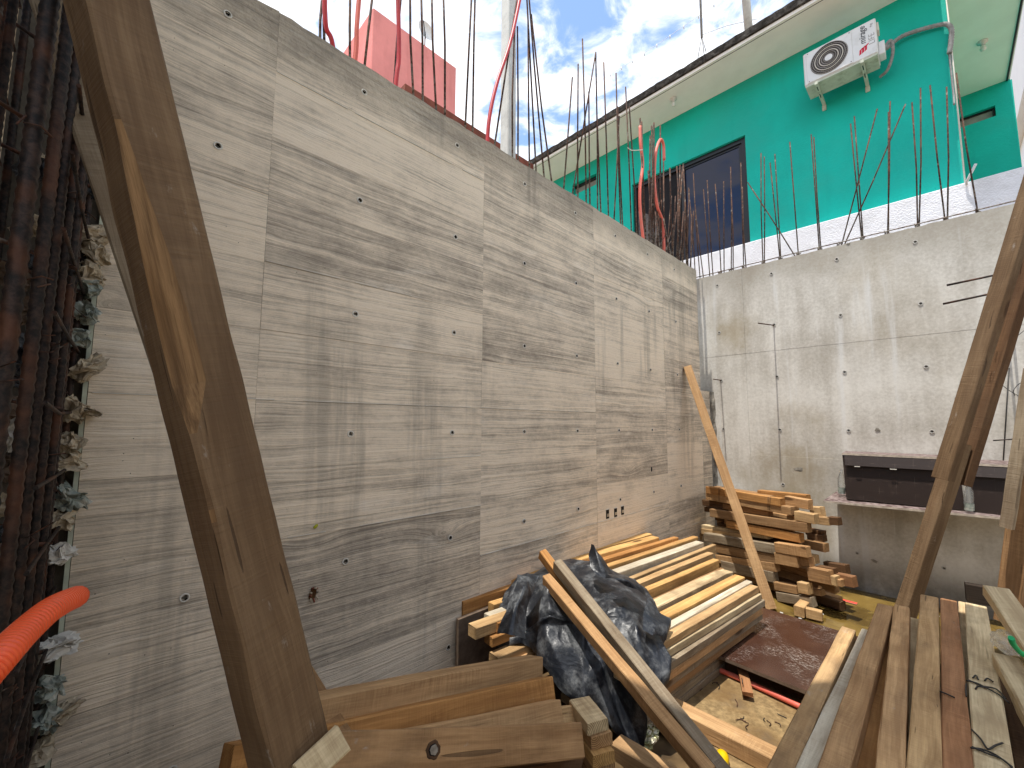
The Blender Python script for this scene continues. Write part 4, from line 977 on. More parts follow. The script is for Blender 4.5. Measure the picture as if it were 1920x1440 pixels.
p0 = onz(1528, 1118, .18); timber('timber', p0 + Vector((.0, .02, 0)), p0 + Vector((-.01, -.36, 0)), .075, .08, 'straw', .15, label='short pale timber pointing at the viewer at the foot of the far stack', group=GS, side=(-1, 0, 0))
p0 = onz(1510, 1141, .175); timber('timber', p0, p0 + Vector((.11, .01, 0)), .06, .075, 'straw', .35, label='short block lying crosswise in front of the far stack at the edge of the water', group=GS, side=(0, 1, 0))
# wires round the two topmost timbers
for px in ((1348, 914, 1348, 939), (1440, 932, 1440, 957), (1444, 933, 1443, 957)):
    a = onplane(px[0], px[1], SP - SN * .03, SN); b = onplane(px[2], px[3], SP - SN * .03, SN)
    tag(rod('binding_wire', [a + SN * .09 + Vector((0, 0, .006)), a, b], .0022, MAT['nail'], None, 4), 'thin dark wire tied round the two topmost timbers of the far stack', 'wire', 'binding wires on the far stack')

# the stick leaning in the corner
a, b = Vector((.86, 4.30, .10)), onx(1289, 688, .04)
timber('leaning_stick', b, a, .085, .06, 'tan', .25, up=(.3, -.95, .3), label='long pale stick leaning from the water up against the left wall', cat='stick', side=(1, 0, 0), anchor='mid')

# ---- big prop in the left foreground, with a notched face
pa, pb = Vector((1.140, .30, 1.075)), Vector((.945, -.105, 2.75))
u = (pb - pa).normalized()
pa2 = pa - u * .03; pb2 = pa + u * 2.66
def wane(t, prof):
    z = t * 2.69
    m = 0
    if .64 < z < 1.24: m = min(1, (z - .64) / .10, (1.24 - z) / .36)
    out = []
    for i, (a_, b_) in enumerate(prof):
        a2, b2 = a_, b_
        if i == 4: b2 = b_ - .022 * m
        if i == 3: a2 = a_ - (.038 + .006 * mnoise.noise(Vector((z * 5, 3, 1)))) * m; b2 = b_ - .003 * m
        out.append((a2, b2))
    return out
fw = (CAM - (pa + pb) / 2); fw = (fw - u * fw.dot(u)).normalized()
fw = Matrix.Rotation(rad(27), 3, u) @ fw
def prop(name, A, B, wd, ht, up, wood, dirt, label, profile=None, N=40, parent=None):
    """like timber(), but centred on A-B, with many rings for a worked face"""
    A = Vector(A); B = Vector(B); u = (B - A).normalized(); L = (B - A).length
    n = (Vector(up) - u * Vector(up).dot(u)).normalized(); v = n.cross(u).normalized()
    mat = Matrix((u, v, n)).transposed().to_4x4(); mat.translation = (A + B) / 2
    bm = bmesh.new(); c = .005; rings = []
    for k in range(N + 1):
        t = k / N; x = (t - .5) * L; hw, hh = wd / 2, ht / 2
        prof = [(-hw, -hh + c), (-hw, hh - c), (-hw + c, hh), (hw - c, hh), (hw, hh - c), (hw, -hh + c), (hw - c, -hh), (-hw + c, -hh)]
        if profile: prof = profile(t, prof)
        rings.append([bm.verts.new((x, q[0] + mnoise.noise(Vector((x * 9, i, 2))) * .0022, q[1] + mnoise.noise(Vector((x * 9, i, 8))) * .0022)) for i, q in enumerate(prof)])
    m = 8
    for k in range(N):
        for j in range(m): bm.faces.new((rings[k][j], rings[k + 1][j], rings[k + 1][(j + 1) % m], rings[k][(j + 1) % m]))
    f = bm.faces.new(rings[0][::-1]); f.material_index = 1
    f = bm.faces.new(rings[-1]); f.material_index = 1
    if profile:                                    # the freshly split strip shows lighter, unweathered wood
        for k in range(N):
            a_, b_ = rings[k][3], rings[k][4]
            if (a_.co - b_.co).length > .0085 and (rings[k + 1][3].co - rings[k + 1][4].co).length > .0085:
                for f in a_.link_faces:
                    if b_ in f.verts and rings[k + 1][3] in f.verts: f.material_index = 2
    bmesh.ops.recalc_face_normals(bm, faces=bm.faces)
    o = link(name, bm, [MAT['wood'], MAT['end'], MAT['fresh']], parent, mat)
    o.color = (*lin(WOODS[wood]), dirt)
    return tag(o, label, 'timber prop') if label else o
big_prop = prop('timber_prop', pa2, pb2, .108, .085, fw, 'post', .6, 'big square timber prop in the left foreground with a split off edge', wane, 120)
iv = big_prop.matrix_world.inverted()
rod('crack', [iv @ atd(289, 577, .765), iv @ atd(318, 569, .772), iv @ atd(356, 558, .788)], .0035, MAT['void'], big_prop, 5)
b2a, b2b = atd(552, 1340, 1.02), atd(132, 90, 1.12)
prop('timber_prop', b2a, b2b + (b2b - b2a) * .12, .10, .05, (CAM - b2a), 'grey', .5, 'greyish board prop half hidden behind the big foreground prop', None, 20)
# block under the foot of the big prop
timber('timber_block', atd(560, 1462, .74), atd(640, 1386, .80), .05, .045, 'pale', .4, up=(.75, -.1, .65), label='pale timber block with dark stains under the foot of the big prop', cat='timber', anchor='mid')

# ---- heap of heavy timbers at the lower left
GP = 'heavy timbers heaped at the lower left'
timber('timber', atd(590, 1313, 1.17), atd(1018, 1232, 1.98), .085, .092, 'tan', .2, up=(-.2, .15, 1), label='heavy timber on top of the lower left heap, cement smear near its right end', group=GP, bow=.004)
timber('timber', atd(440, 1397, 1.0), atd(1036, 1268, 1.75), .085, .094, 'orange', .2, up=(-.4, .28, .93), label='honey brown heavy timber second from the top of the lower left heap', group=GP)
timber('timber', atd(640, 1394, 1.1), atd(1051, 1311, 1.62), .06, .09, 'tan', .3, up=(-.4, .35, .83), label='greyish heavy timber third from the top of the lower left heap', group=GP)
timber('timber', atd(760, 1375, 1.32), atd(1077, 1321, 1.70), .06, .09, 'straw', .4, up=(-.4, .35, .83), label='pale timber whose end just shows right of the greyish third one', group=GP)
front_t = timber('timber', atd(560, 1373, .90), atd(1090, 1354, 1.43), .085, .092, 'brown', .6, up=(-.35, .3, .7), label='dark brown knotted heavy timber at the front of the lower left heap', group=GP)
kl = front_t.matrix_world.inverted() @ atd(795, 1406, 1.09)
bm = bmesh.new(); rings = []
for rr, dd in ((.007, .0045), (.0105, .0035), (.0125, .0005), (.0175, .0008), (.022, -.002)):
    rings.append([bm.verts.new((kl.x + rr * 1.15 * math.cos(j * math.pi / 9) * (1 + .08 * math.sin(j * 2.3)), -.0425 - dd, kl.z + rr * math.sin(j * math.pi / 9) * (1 + .08 * math.cos(j * 1.7)))) for j in range(18)])
bm.faces.new(rings[0])
for k in range(4):
    for j in range(18):
        f = bm.faces.new((rings[k][j], rings[k][(j + 1) % 18], rings[k + 1][(j + 1) % 18], rings[k + 1][j])); f.material_index = 0 if k < 1 else (1 if k < 2 else 2)
bmesh.ops.recalc_face_normals(bm, faces=bm.faces)
ko = link('knot', bm, [simple('knot_heart', '7d7468', .85, .2, var=.35, scale=60), MAT['void'], simple('knot_rim', '4a3524', .85, .2, var=.3, scale=40)], front_t)
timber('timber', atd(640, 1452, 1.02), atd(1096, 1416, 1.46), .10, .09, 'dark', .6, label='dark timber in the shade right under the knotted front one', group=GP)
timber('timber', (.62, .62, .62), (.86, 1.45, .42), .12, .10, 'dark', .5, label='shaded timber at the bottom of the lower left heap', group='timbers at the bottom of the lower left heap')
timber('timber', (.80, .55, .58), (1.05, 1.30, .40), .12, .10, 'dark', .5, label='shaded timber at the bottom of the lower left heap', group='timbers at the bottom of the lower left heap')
for k in range(7):                                 # cribbing that carries the left end of the heap
    zz = .86 - k * .115
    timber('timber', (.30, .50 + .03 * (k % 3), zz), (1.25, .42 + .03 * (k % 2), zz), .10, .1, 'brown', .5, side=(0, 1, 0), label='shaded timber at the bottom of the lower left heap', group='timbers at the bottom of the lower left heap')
# neat little pile of boards right of the heap
for k in range(7):
    c_ = onz(1103, 1357, .47); zz = .47 - k * .05; xr = c_.x + .17 + [0, .02, .045, .03, .05, .02, .04, .03, .05][k]
    c_ = onz(1101, 1357, .58); zz = .58 - k * .047; jx = Vector(([0, .012, .03, .02, .035, .01, .03][k], [0, .008, -.006, .01, 0, .01, 0][k], 0)); c_.z = zz
    timber('board', c_ + jx, c_ + jx + Vector((-.13, .06, 0)), .09, .043, ['pale', 'tan', 'yellow', 'tan', 'brown', 'dark', 'brown', 'dark', 'brown'][k], .35, side=(.43, .9, 0),
           label=['top board of the small pile right of the heavy timbers, pale faced', 'second board of the small pile right of the heavy timbers', 'yellow third board of the small pile right of the heavy timbers', 'fourth board of the small pile right of the heavy timbers', 'brown fifth board of the small pile by the heavy timbers'][k] if k < 5 else 'shaded lower board of the small pile by the heavy timbers', cat='board', group='boards of the small pile right of the heap')
timber('timber', onz(1146, 1394, .24), onz(1300, 1490, .24), .09, .07, 'tan', .3, label='brown timber running out of the bottom edge beneath the diagonal pair', cat='timber')

# ---- diagonal timbers lying across the plastic
timber('timber', atd(1017, 1080, 2.46), atd(1322, 1450, 1.46), .052, .062, 'tan', .2, up=(.15, -.25, 1), side=(1, .5, 0), label='front diagonal brown timber lying across the black plastic', group='diagonal timbers across the plastic')
timber('timber', atd(1038, 1052, 2.50), atd(1352, 1452, 1.50), .052, .075, 'grey', .45, up=(.15, -.25, 1), side=(1, .5, 0), label='rear diagonal grey timber lying across the black plastic', group='diagonal timbers across the plastic')
timber('timber', atd(1012, 1034, 2.62), atd(1130, 1190, 2.2), .05, .065, 'orange', .2, up=(.15, -.25, 1), side=(1, .5, 0), label='short orange timber end showing behind the grey diagonal one', group='diagonal timbers across the plastic')

# ---- long planks in the right foreground
GR = 'long planks in the right foreground'
ZR_ = .70
def r_plank(tl, bl, br, ht, z, wood, dirt, label):
    a = onz(*tl, z); b = onz(bl, 1440, z); c = onz(br + 7, 1440, z); wd = (c - b).dot(Vector((1, 0, 0))) 
    d = b - a; d.z = 0; b2 = a + d * ((a.y - 1.05) / (a.y - b.y))
    wd = abs((c - a).cross(d.normalized()).z)
    return timber('plank', b2, a, wd, ht, wood, dirt, side=(1, 0, 0), label=label, cat='plank', group=GR)
r_plank((1577, 1174), 1436, 1482, .075, .66, 'straw', .7, 'grey plank with a blackened near end, leftmost of the right foreground planks')
r_plank((1616, 1178), 1488, 1528, .05, .655, 'white', .35, 'whitish plank tapering at its far end, second from the left in the right foreground')
r_plank((1645, 1130), 1531, 1588, .06, .70, 'tan', .3, 'reddish brown plank, third from the left in the right foreground')
r_plank((1668, 1160), 1597, 1650, .05, .645, 'orange', .35, 'orange plank lying lower between the reddish and the olive brown planks')
r_plank((1676, 1133), 1640, 1690, .065, .705, 'tan', .45, 'olive brown plank with a squared pale far end in the right foreground')
r_plank((1706, 1157), 1680, 1720, .05, .645, 'pale', .25, 'pale plank lying lower, seen left of the knotted brown plank')
r_plank((1726, 1114), 1699, 1759, .065, .705, 'straw', .55, 'streaky plank with a dark eye shaped knot in the right foreground')
r_plank((1763, 1121), 1765, 1820, .065, .70, 'red', .3, 'pinkish brown plank with a notched far corner in the right foreground')
r_plank((1797, 1127), 1812, 1850, .05, .645, 'pale', .4, 'narrow pale plank lying lower under the wired plank')
r_plank((1809, 1129), 1825, 1896, .06, .70, 'pale', .35, 'wide pale plank bound with black wire, rightmost of the row')
for k in range(8):
    zz = .585 - k * .066
    for j in range(6 if k < 2 else 4):
        x0 = 1.70 + j * (.085 if k < 2 else .125) + rm.uniform(-.008, .008)
        timber('plank', (x0, 1.15, zz), (x0 - .01, 3.0 + rm.uniform(-.25, .1), zz), .08, .058, rm.choice(['brown', 'tan', 'dark', 'grey']), .45, side=(1, 0, 0), label='shaded plank in the lower layers of the right foreground pile', cat='plank', group='lower planks of the right foreground pile')
a = onz(1809, 1129, .70)
timber('block', (a.x + .008, a.y + .07, .785), (a.x + .10, a.y + .075, .785), .05, .10, 'tar', .12, side=(0, 1, 0), label='tar blackened block at the far end of the wired plank', cat='timber')
timber('timber', atd(1843, 1096, 2.0), atd(1960, 1275, 1.5), .085, .055, 'pale', .05, side=(1, .3, 0), label='clean pale timber lying obliquely at the right margin', cat='timber')
timber('timber', atd(1860, 1222, 1.75), atd(1925, 1345, 1.40), .075, .06, 'pale', .35, side=(1, .2, 0), label='grey split timber with a broken near end at the right margin', cat='timber', profile=ragged)
timber('timber', (2.30, 1.2, .60), (2.34, 2.7, .60), .1, .09, 'dark', .5, side=(1, 0, 0), label='dark timber in the shade at the right margin', cat='timber')

# ---- braces on the right
lo_a, lo_b = atd(1618, 1317, 2.92), atd(1776, 826, 2.92)
timber('brace', lo_a, lo_b, .085, .09, 'post', .45, up=(-.6, -.78, .2), side=(.78, -.6, 0), label='lower leg of the tall leaning brace on the right, standing behind the planks', cat='brace', group='pieces of the tall leaning brace')
up_a, up_b = atd(1745, 893, 2.80), atd(1945, 240, 2.74)
timber('brace', up_a, up_b, .098, .06, 'post', .5, up=(-.6, -.78, .2), side=(.78, -.6, 0), label='saw marked upper piece nailed to the front of the tall leaning brace', cat='brace', group='pieces of the tall leaning brace')
q_a, q_b = atd(1781, 903, 2.93), atd(1981, 240, 2.87)
timber('brace', q_a, q_b, .085, .07, 'dark', .35, up=(-.6, -.78, .2), side=(.78, -.6, 0), label='dark rear piece on the right side of the tall leaning brace', cat='brace', group='pieces of the tall leaning brace')
for px, py in ((1908, 402), (1860, 556), (1849, 590), (1796, 748), (1766, 884)):
    a = atd(px, py, 2.83); tag(rod('nail', [a, a + Vector((-.012, -.02, .006)), a + Vector((-.014, -.025, -.02))], .003, MAT['nail'], None, 5), 'bent nail in the saw marked upper piece of the brace', 'nail', 'nails in the tall brace')
timber('post', atd(1862, 1160, 2.36), atd(1912, 770, 2.36), .09, .08, 'brown', .4, up=(-.3, -.95, .05), side=(1, 0, 0), label='rough sawn post at the right margin rising behind the oblique pale timber', cat='post')
timber('cleat', atd(1872, 987, 2.30), atd(1918, 690, 2.30), .05, .045, 'grey', .45, up=(-.3, -.95, .05), side=(1, 0, 0), label='grey cleat nailed to the left of the rough sawn post at the right margin', cat='cleat')

# ================================================================== BOARDS AND PANELS ON THE FLOOR
def slab_obj(name, corners, z, t, mtop, medge, label, cat, uvdir=None):
    bm = bmesh.new(); c = sum((Vector((x, y)) for x, y in corners), Vector((0, 0))) / len(corners)
    lo = [bm.verts.new((x - c.x, y - c.y, -t)) for x, y in corners]; hi = [bm.verts.new((x - c.x, y - c.y, 0)) for x, y in corners]
    bm.faces.new(hi); bm.faces.new(lo[::-1])
    for i in range(len(corners)):
        j = (i + 1) % len(corners); f = bm.faces.new((lo[i], lo[j], hi[j], hi[i])); f.material_index = 1
    bmesh.ops.recalc_face_normals(bm, faces=bm.faces)
    return tag(link(name, bm, [mtop, medge], None, Matrix.Translation((c.x, c.y, z))), label, cat)
slab_obj('formwork_sheet', [(.895, 2.90), (1.62, 2.86), (1.62, 3.84), (.895, 3.89)], .245, .02, MAT['sheet'], MAT['ply_edge'], 'reddish brown film faced form panel with white cement flecks lying on the floor', 'form panel')
for k, (a, b) in enumerate((((.93, 3.0, .222), (1.6, 3.0, .222)), ((.93, 3.7, .222), (1.6, 3.68, .222)))):
    timber('timber', a, b, .08, .10, 'dark', .4, side=(0, 1, 0), label=('near' if k == 0 else 'far') + ' dark bearer under the film faced form panel', cat='timber', group='bearers under the form panel')
slab_obj('plywood_sheet', [(.80, 2.20), (1.75, 2.16), (1.75, 3.02), (.80, 3.06)], .118, .018, MAT['board_raw'], MAT['ply_edge'], 'raw tan plywood sheet littered with bent nails on the floor', 'plywood')
timber('timber', (.86, 2.28, .198), (1.46, 2.27, .198), .10, .078, 'tan', .3, side=(0, 1, 0), label='brown timber lying across the front of the nail littered plywood', cat='timber')
a, b = onz(1296, 1234, .14), onz(1512, 1330, .14)
tag(rod('conduit', bez([a, a + (b - a) * .5 + Vector((0, .012, 0)), b], 6), .0155, MAT['conduit_pink'], None, 10), 'red conduit lying on the floor along the edge of the form panel', 'conduit')
a = onz(1381, 1242, .185)
timber('block', a + Vector((.0, .0, 0)), onz(1392, 1296, .17), .055, .022, 'red', .25, side=(1, 0, 0), label='small wooden block with two nails lying across the red floor conduit', cat='block')
for px, py, dx_, dy__ in ((1383, 1246, .0, .03), (1391, 1272, .012, .03)):
    p = onz(px, py, .20); tag(rod('nail', [p, p + Vector((dx_, -dy__, .004)), p + Vector((dx_ + .004, -dy__ - .012, -.006))], .0028, MAT['nail'], None, 5), 'nail in the small wooden block on the red conduit', 'nail', 'nails in the small block')
NAILS = [(1312, 1285, 40), (1288, 1300, 10), (1314, 1290, 75), (1345, 1286, 60), (1341, 1281, 110), (1380, 1318, 65), (1392, 1346, 95), (1396, 1352, 20), (1402, 1364, 80), (1434, 1350, 70), (1440, 1356, 60), (1458, 1358, 35), (1466, 1343, 175), (1300, 1292, 150), (1389, 1352, 140)]
for k, (px, py, an) in enumerate(NAILS):
    p = onz(px, py, .122); L = random.uniform(.035, .075); a = rad(an) * -1
    d = Vector((math.cos(a), math.sin(a), 0)); s = Vector((-d.y, d.x, 0)) * random.uniform(-.015, .015)
    tag(rod('nail', bez([p - d * L / 2, p + s, p + d * L / 2 + Vector((0, 0, .004))], 3), .0021, MAT['rust'] if k % 3 else MAT['nail'], None, 5), 'rusty bent nail lying on the plywood sheet', 'nail', 'bent nails on the plywood sheet')
p = onz(1355, 1416, .14)
yc = tag(empty('yellow_can'), 'yellow can with dark print lying at the bottom edge', 'can')
bm = bmesh.new(); tube(bm, [p + Vector((.02, -.12, -.02)), p + Vector((.01, -.05, -.005)), p + Vector((.005, -.02, 0)), p + Vector((0, .0, .002)), p + Vector((0, .006, .003))], .03, 18, radii=[.03, .03, .03, .026, .018]); link('body', bm, MAT['yellow'], yc)
for k in range(3):
    bm = bmesh.new()
    tube(bm, [p + Vector((.018, -.105 + .02 * k, -.018 + .003 * k)), p + Vector((.0175, -.101 + .02 * k, -.0175 + .003 * k))], .0304, 18, cap=False); link('print_band', bm, MAT['void'], yc)
p = onz(1200, 1385, .16)
bm = bmesh.new(); bmesh.ops.create_icosphere(bm, subdivisions=4, radius=1)
for v in bm.verts:
    q = v.co.copy(); s = 1 + mnoise.noise(q * 2.3) * .5 + abs(mnoise.noise(q * 5)) * .4
    v.co = p + Vector((q.x * .055 * s, q.y * .10 * s, q.z * .04 * s))
tag(link('foil_wrapper', bm, MAT['foil']), 'crumpled shiny wrapper in the gap below the plastic sheet', 'wrapper')

# ---- film faced shelf box hanging on the back wall
sh = tag(empty('form_box'), 'dark brown box of film faced form panels resting on a ledge at the back wall', 'form box')
def quad_slab(name, pts, t, n, mats, parent):
    bm = bmesh.new(); P0 = [Vector(p) for p in pts]; c = sum(P0, Vector()) / 4; n = Vector(n).normalized()
    a = [bm.verts.new(p - c) for p in P0]; b = [bm.verts.new(p - c - n * t) for p in P0]
    bm.faces.new(a); bm.faces.new(b[::-1])
    for i in range(4): f = bm.faces.new((a[i], b[i], b[(i + 1) % 4], a[(i + 1) % 4])); f.material_index = 1
    bmesh.ops.recalc_face_normals(bm, faces=bm.faces)
    return link(name, bm, mats, parent, Matrix.Translation(c))
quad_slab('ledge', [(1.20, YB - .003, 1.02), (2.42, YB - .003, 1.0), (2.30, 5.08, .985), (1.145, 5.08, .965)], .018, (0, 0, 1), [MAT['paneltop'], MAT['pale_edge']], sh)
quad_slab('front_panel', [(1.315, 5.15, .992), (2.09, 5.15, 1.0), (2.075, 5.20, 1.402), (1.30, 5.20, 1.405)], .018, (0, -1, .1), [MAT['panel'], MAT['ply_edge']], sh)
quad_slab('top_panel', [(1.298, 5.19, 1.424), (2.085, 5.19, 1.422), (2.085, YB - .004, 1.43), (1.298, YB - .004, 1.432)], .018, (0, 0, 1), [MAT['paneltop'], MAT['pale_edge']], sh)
quad_slab('lip_batten', [(1.325, 5.145, 1.312), (2.07, 5.145, 1.312), (2.068, 5.175, 1.40), (1.318, 5.175, 1.402)], .012, (0, -1, .1), [MAT['panel'], MAT['ply_edge']], sh)
quad_slab('side_panel', [(1.316, 5.172, .995), (1.316, YB - .003, 1.02), (1.302, YB - .003, 1.40), (1.302, 5.222, 1.40)], .016, (-1, 0, 0), [MAT['panel'], MAT['ply_edge']], sh)
link('staple', boxm((1.395, 5.135, 1.302), (1.435, 5.143, 1.309)), MAT['sign_white'], sh)
link('staple', boxm((1.645, 5.135, 1.297), (1.69, 5.143, 1.304)), MAT['sign_white'], sh)
s2 = tag(empty('form_box'), 'second film faced box farther right on the ledge behind the brace', 'form box')
quad_slab('front_panel', [(2.135, 5.16, .985), (2.9, 5.16, .985), (2.9, 5.2, 1.36), (2.13, 5.2, 1.365)], .018, (0, -1, .1), [MAT['panel'], MAT['ply_edge']], s2)
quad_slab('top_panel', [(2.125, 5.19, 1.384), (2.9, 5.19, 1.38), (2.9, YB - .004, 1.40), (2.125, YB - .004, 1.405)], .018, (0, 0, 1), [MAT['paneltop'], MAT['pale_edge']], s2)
quad_slab('lip_batten', [(2.145, 5.15, 1.28), (2.9, 5.15, 1.28), (2.9, 5.18, 1.358), (2.14, 5.18, 1.36)], .012, (0, -1, .1), [MAT['panel'], MAT['ply_edge']], s2)
def bottle(p, label):
    b = tag(empty('plastic_bottle'), label, 'bottle')
    bm = bmesh.new(); tube(bm, [p, p + Vector((.0, 0, .02)), p + Vector((.005, 0, .15)), p + Vector((.008, 0, .2)), p + Vector((.01, 0, .235))], .03, 12, radii=[.026, .03, .03, .014, .013]); link('body', bm, MAT['clear'], b)
    bm = bmesh.new(); tube(bm, [p + Vector((0, 0, .004)), p + Vector((.002, 0, .06))], .0304, 12, cap=False); link('label_band', bm, MAT['paper_green'], b)
bottle(Vector((1.265, 5.27, 1.022)), 'small clear bottle with a green tint beside the left end of the form box')
bottle(Vector((2.112, 5.12, 1.005)), 'small clear bottle with a green tint wedged between the two form boxes')

# red and white label on the water, grout lump, stray bits
p = onz(1578, 1122, FLOOR + .012); q = onz(1600, 1128, FLOOR + .012)
slab_obj('paper_label', [(p.x - .06, p.y - .05), (q.x + .03, q.y - .055), (q.x + .03, q.y + .0), (p.x - .06, p.y + .0)], FLOOR + .012, .002, MAT['label_red'], MAT['sign_white'], 'red and white paper label floating on the muddy water', 'label')
for k in range(26):
    x, y = random.uniform(.9, 2.2), random.uniform(4.0, 5.35)
    bm = bmesh.new(); bmesh.ops.create_icosphere(bm, subdivisions=1, radius=random.uniform(.006, .02))
    for v in bm.verts: v.co = Vector((v.co.x * random.uniform(.8, 1.5), v.co.y, v.co.z * .5)) + Vector((x, y, FLOOR + .006))
    tag(link('pebble', bm, MAT['plain']), 'small pale crumb of concrete in the muddy water', 'pebble', 'concrete crumbs in the water')

# ================================================================== BLACK PLASTIC SHEET
def plastic():
    out_px = [(932, 1203, .50), (927, 1172, .58), (934, 1140, .63), (946, 1110, .67), (972, 1080, .74), (1000, 1078, .745), (1030, 1058, .73), (1070, 1046, .72), (1100, 1050, .74), (1122, 1052, .75), (1150, 1072, .70), (1185, 1085, .68), (1212, 1103, .66), (1228, 1128, .635), (1236, 1150, .62),
              (1259, 1160, .60), (1252, 1180, .585), (1238, 1192, .58), (1248, 1212, .56), (1260, 1232, .53), (1257, 1258, .49), (1236, 1280, .45), (1214, 1282, .43), (1205, 1300, .40), (1214, 1345, .32), (1207, 1385, .22), (1182, 1392, .19), (1150, 1342, .3), (1118, 1302, .38), (1100, 1313, .37),
              (1062, 1284, .41), (1030, 1252, .46), (1010, 1222, .50), (990, 1200, .53), (972, 1192, .56), (950, 1194, .55)]
    pts = [onz(*q) for q in out_px]
    # denser outline
    OUT = []
    for i in range(len(pts)):
        a, b = pts[i], pts[(i + 1) % len(pts)]
        for k in range(4): OUT.append(a.lerp(b, k / 4))
    C0 = onz(1105, 1165, .635)
    bm = bmesh.new(); R = 44; rings = []
    for k in range(1, R + 1):
        t = k / R; ring = []
        for i, p in enumerate(OUT):
            q = C0.lerp(p, t)
            lift = .04 * math.sin(math.pi * t)
            fade = min(1, (1 - t) * 6 + .3)
            rg = lambda v: 1 - min(1, abs(mnoise.noise(v)) * 2.4)
            w = Vector((q.x * 3.2 + q.y * 1.2, q.y * 2.2, q.z * 2.0))
            w = w + Vector((mnoise.noise(w * .7), mnoise.noise(w * .7 + Vector((5, 5, 5))), 0)) * .8
            d = (mnoise.noise(w + Vector((3, 1, 0))) * .05 + (rg(w * .8 + Vector((7, 0, 2))) - .5) * .06 + (rg(w * 1.9 + Vector((1, 9, 4))) - .45) * .017 + (rg(w * 4.6) - .4) * .004)
            dirn = Vector((.35, -.35, .87))
            ring.append(bm.verts.new(q + Vector((0, 0, lift)) + dirn * d * fade + Vector((mnoise.noise(w * 1.2), mnoise.noise(w * 1.2 + Vector((9, 9, 9))), 0)) * .03 * fade))
        rings.append(ring)
    c = bm.verts.new(C0 + Vector((0, 0, .01))); n = len(OUT)
    for i in range(n): bm.faces.new((c, rings[0][i], rings[0][(i + 1) % n]))
    for k in range(R - 1):
        for i in range(n): bm.faces.new((rings[k][i], rings[k + 1][i], rings[k + 1][(i + 1) % n], rings[k][(i + 1) % n]))
    # turned-down hem
    hem = [bm.verts.new(p.co + Vector((mnoise.noise(p.co * 7) * .02, mnoise.noise(p.co * 7 + Vector((5, 5, 5))) * .02, -.05 - .03 * mnoise.noise(p.co * 4)))) for p in rings[-1]]
    for i in range(n): bm.faces.new((rings[-1][i], hem[i], hem[(i + 1) % n], rings[-1][(i + 1) % n]))
    bmesh.ops.recalc_face_normals(bm, faces=bm.faces)
    for f in bm.faces: f.smooth = True
    root = tag(link('plastic_sheet', bm, MAT['bag']), 'crumpled black plastic sheet thrown over the near end of the sunlit stack', 'plastic sheet')
    def flap(name, grid):
        bm = bmesh.new(); V = [[bm.verts.new(p) for p in row] for row in grid]
        for a in range(len(V) - 1):
            for b in range(len(V[0]) - 1): bm.faces.new((V[a][b], V[a][b + 1], V[a + 1][b + 1], V[a + 1][b]))
        bmesh.ops.subdivide_edges(bm, edges=bm.edges, cuts=3, use_grid_fill=True, smooth=.6)
        for v in bm.verts: v.co += Vector((mnoise.noise(v.co * 16), mnoise.noise(v.co * 16 + Vector((4, 4, 4))), mnoise.noise(v.co * 16 + Vector((8, 8, 8))))) * .008
        for f in bm.faces: f.smooth = True
        o = link(name, bm, MAT['bag'], root); return o
    z = lambda a, b, d: atd(a, b, d)
    flap('peaked_fold', [[z(1108, 1020, 2.58), z(1114, 1022, 2.56), z(1118, 1030, 2.56)], [z(1104, 1042, 2.56), z(1122, 1046, 2.5), z(1132, 1050, 2.56)], [z(1106, 1060, 2.5), z(1130, 1068, 2.46), z(1148, 1072, 2.54)], [z(1120, 1078, 2.44), z(1136, 1084, 2.44), z(1152, 1084, 2.5)]])
    flap('folded_edge', [[z(972, 1079, 2.34), z(990, 1077, 2.38), z(1010, 1079, 2.40)], [z(968, 1100, 2.26), z(985, 1102, 2.22), z(1000, 1108, 2.3)], [z(952, 1135, 2.16), z(965, 1145, 2.10), z(985, 1150, 2.18)], [z(932, 1185, 2.06), z(955, 1190, 2.0), z(985, 1196, 2.04)]])
    flap('rolled_fold', [[z(1140, 1078, 2.38), z(1162, 1078, 2.40), z(1190, 1086, 2.42)], [z(1150, 1084, 2.3), z(1178, 1088, 2.3), z(1205, 1102, 2.36)], [z(1172, 1098, 2.3), z(1192, 1104, 2.3), z(1212, 1118, 2.36)]])
    flap('torn_ear', [[z(1215, 1120, 2.34), z(1240, 1152, 2.28), z(1258, 1162, 2.26)], [z(1205, 1150, 2.22), z(1232, 1170, 2.18), z(1252, 1178, 2.2)], [z(1205, 1180, 2.14), z(1222, 1190, 2.12), z(1238, 1192, 2.16)]])
plastic()

# ================================================================== REBAR CAGE ON THE LEFT
cg = tag(empty('rebar_cage'), 'rusty rebar cage standing at the near end of the board marked wall', 'rebar cage')
rb = random.Random(21)
def ribbed(pts, r, name='bar', mat='rebar', n=7):
    pts2 = []
    for a, b in zip(pts, pts[1:]):
        a, b = Vector(a), Vector(b); m = max(1, int((b - a).length / .011))
        pts2 += [a.lerp(b, k / m) for k in range(m)]
    pts2.append(Vector(pts[-1]))
    bm = bmesh.new(); tube(bm, pts2, r, n, radii=[r * (1.13 if k % 2 else .95) for k in range(len(pts2))])
    return link(name, bm, MAT[mat], cg)
front = [(.03, -.075, .0085), (.15, -.085, .010), (.27, -.09, .010), (.40, -.095, .0095), (.54, -.10, .011), (.73, -.105, .011), (.93, -.11, .0125)]
for (x, y, r) in front:
    s = rb.uniform(-.012, .012); ribbed([(x + s, y, .0), (x, y + rb.uniform(-.01, .01), 1.7), (x - s, y, 3.9)], r)
for k, x in enumerate((.09, .21, .34, .47, .62, .83, 1.02)):
    y = -.26 + rb.uniform(-.02, .02); ribbed([(x, y, .0), (x + rb.uniform(-.02, .02), y, 1.8), (x, y, 3.9)], .0095, mat='rust' if k % 2 else 'rebar')
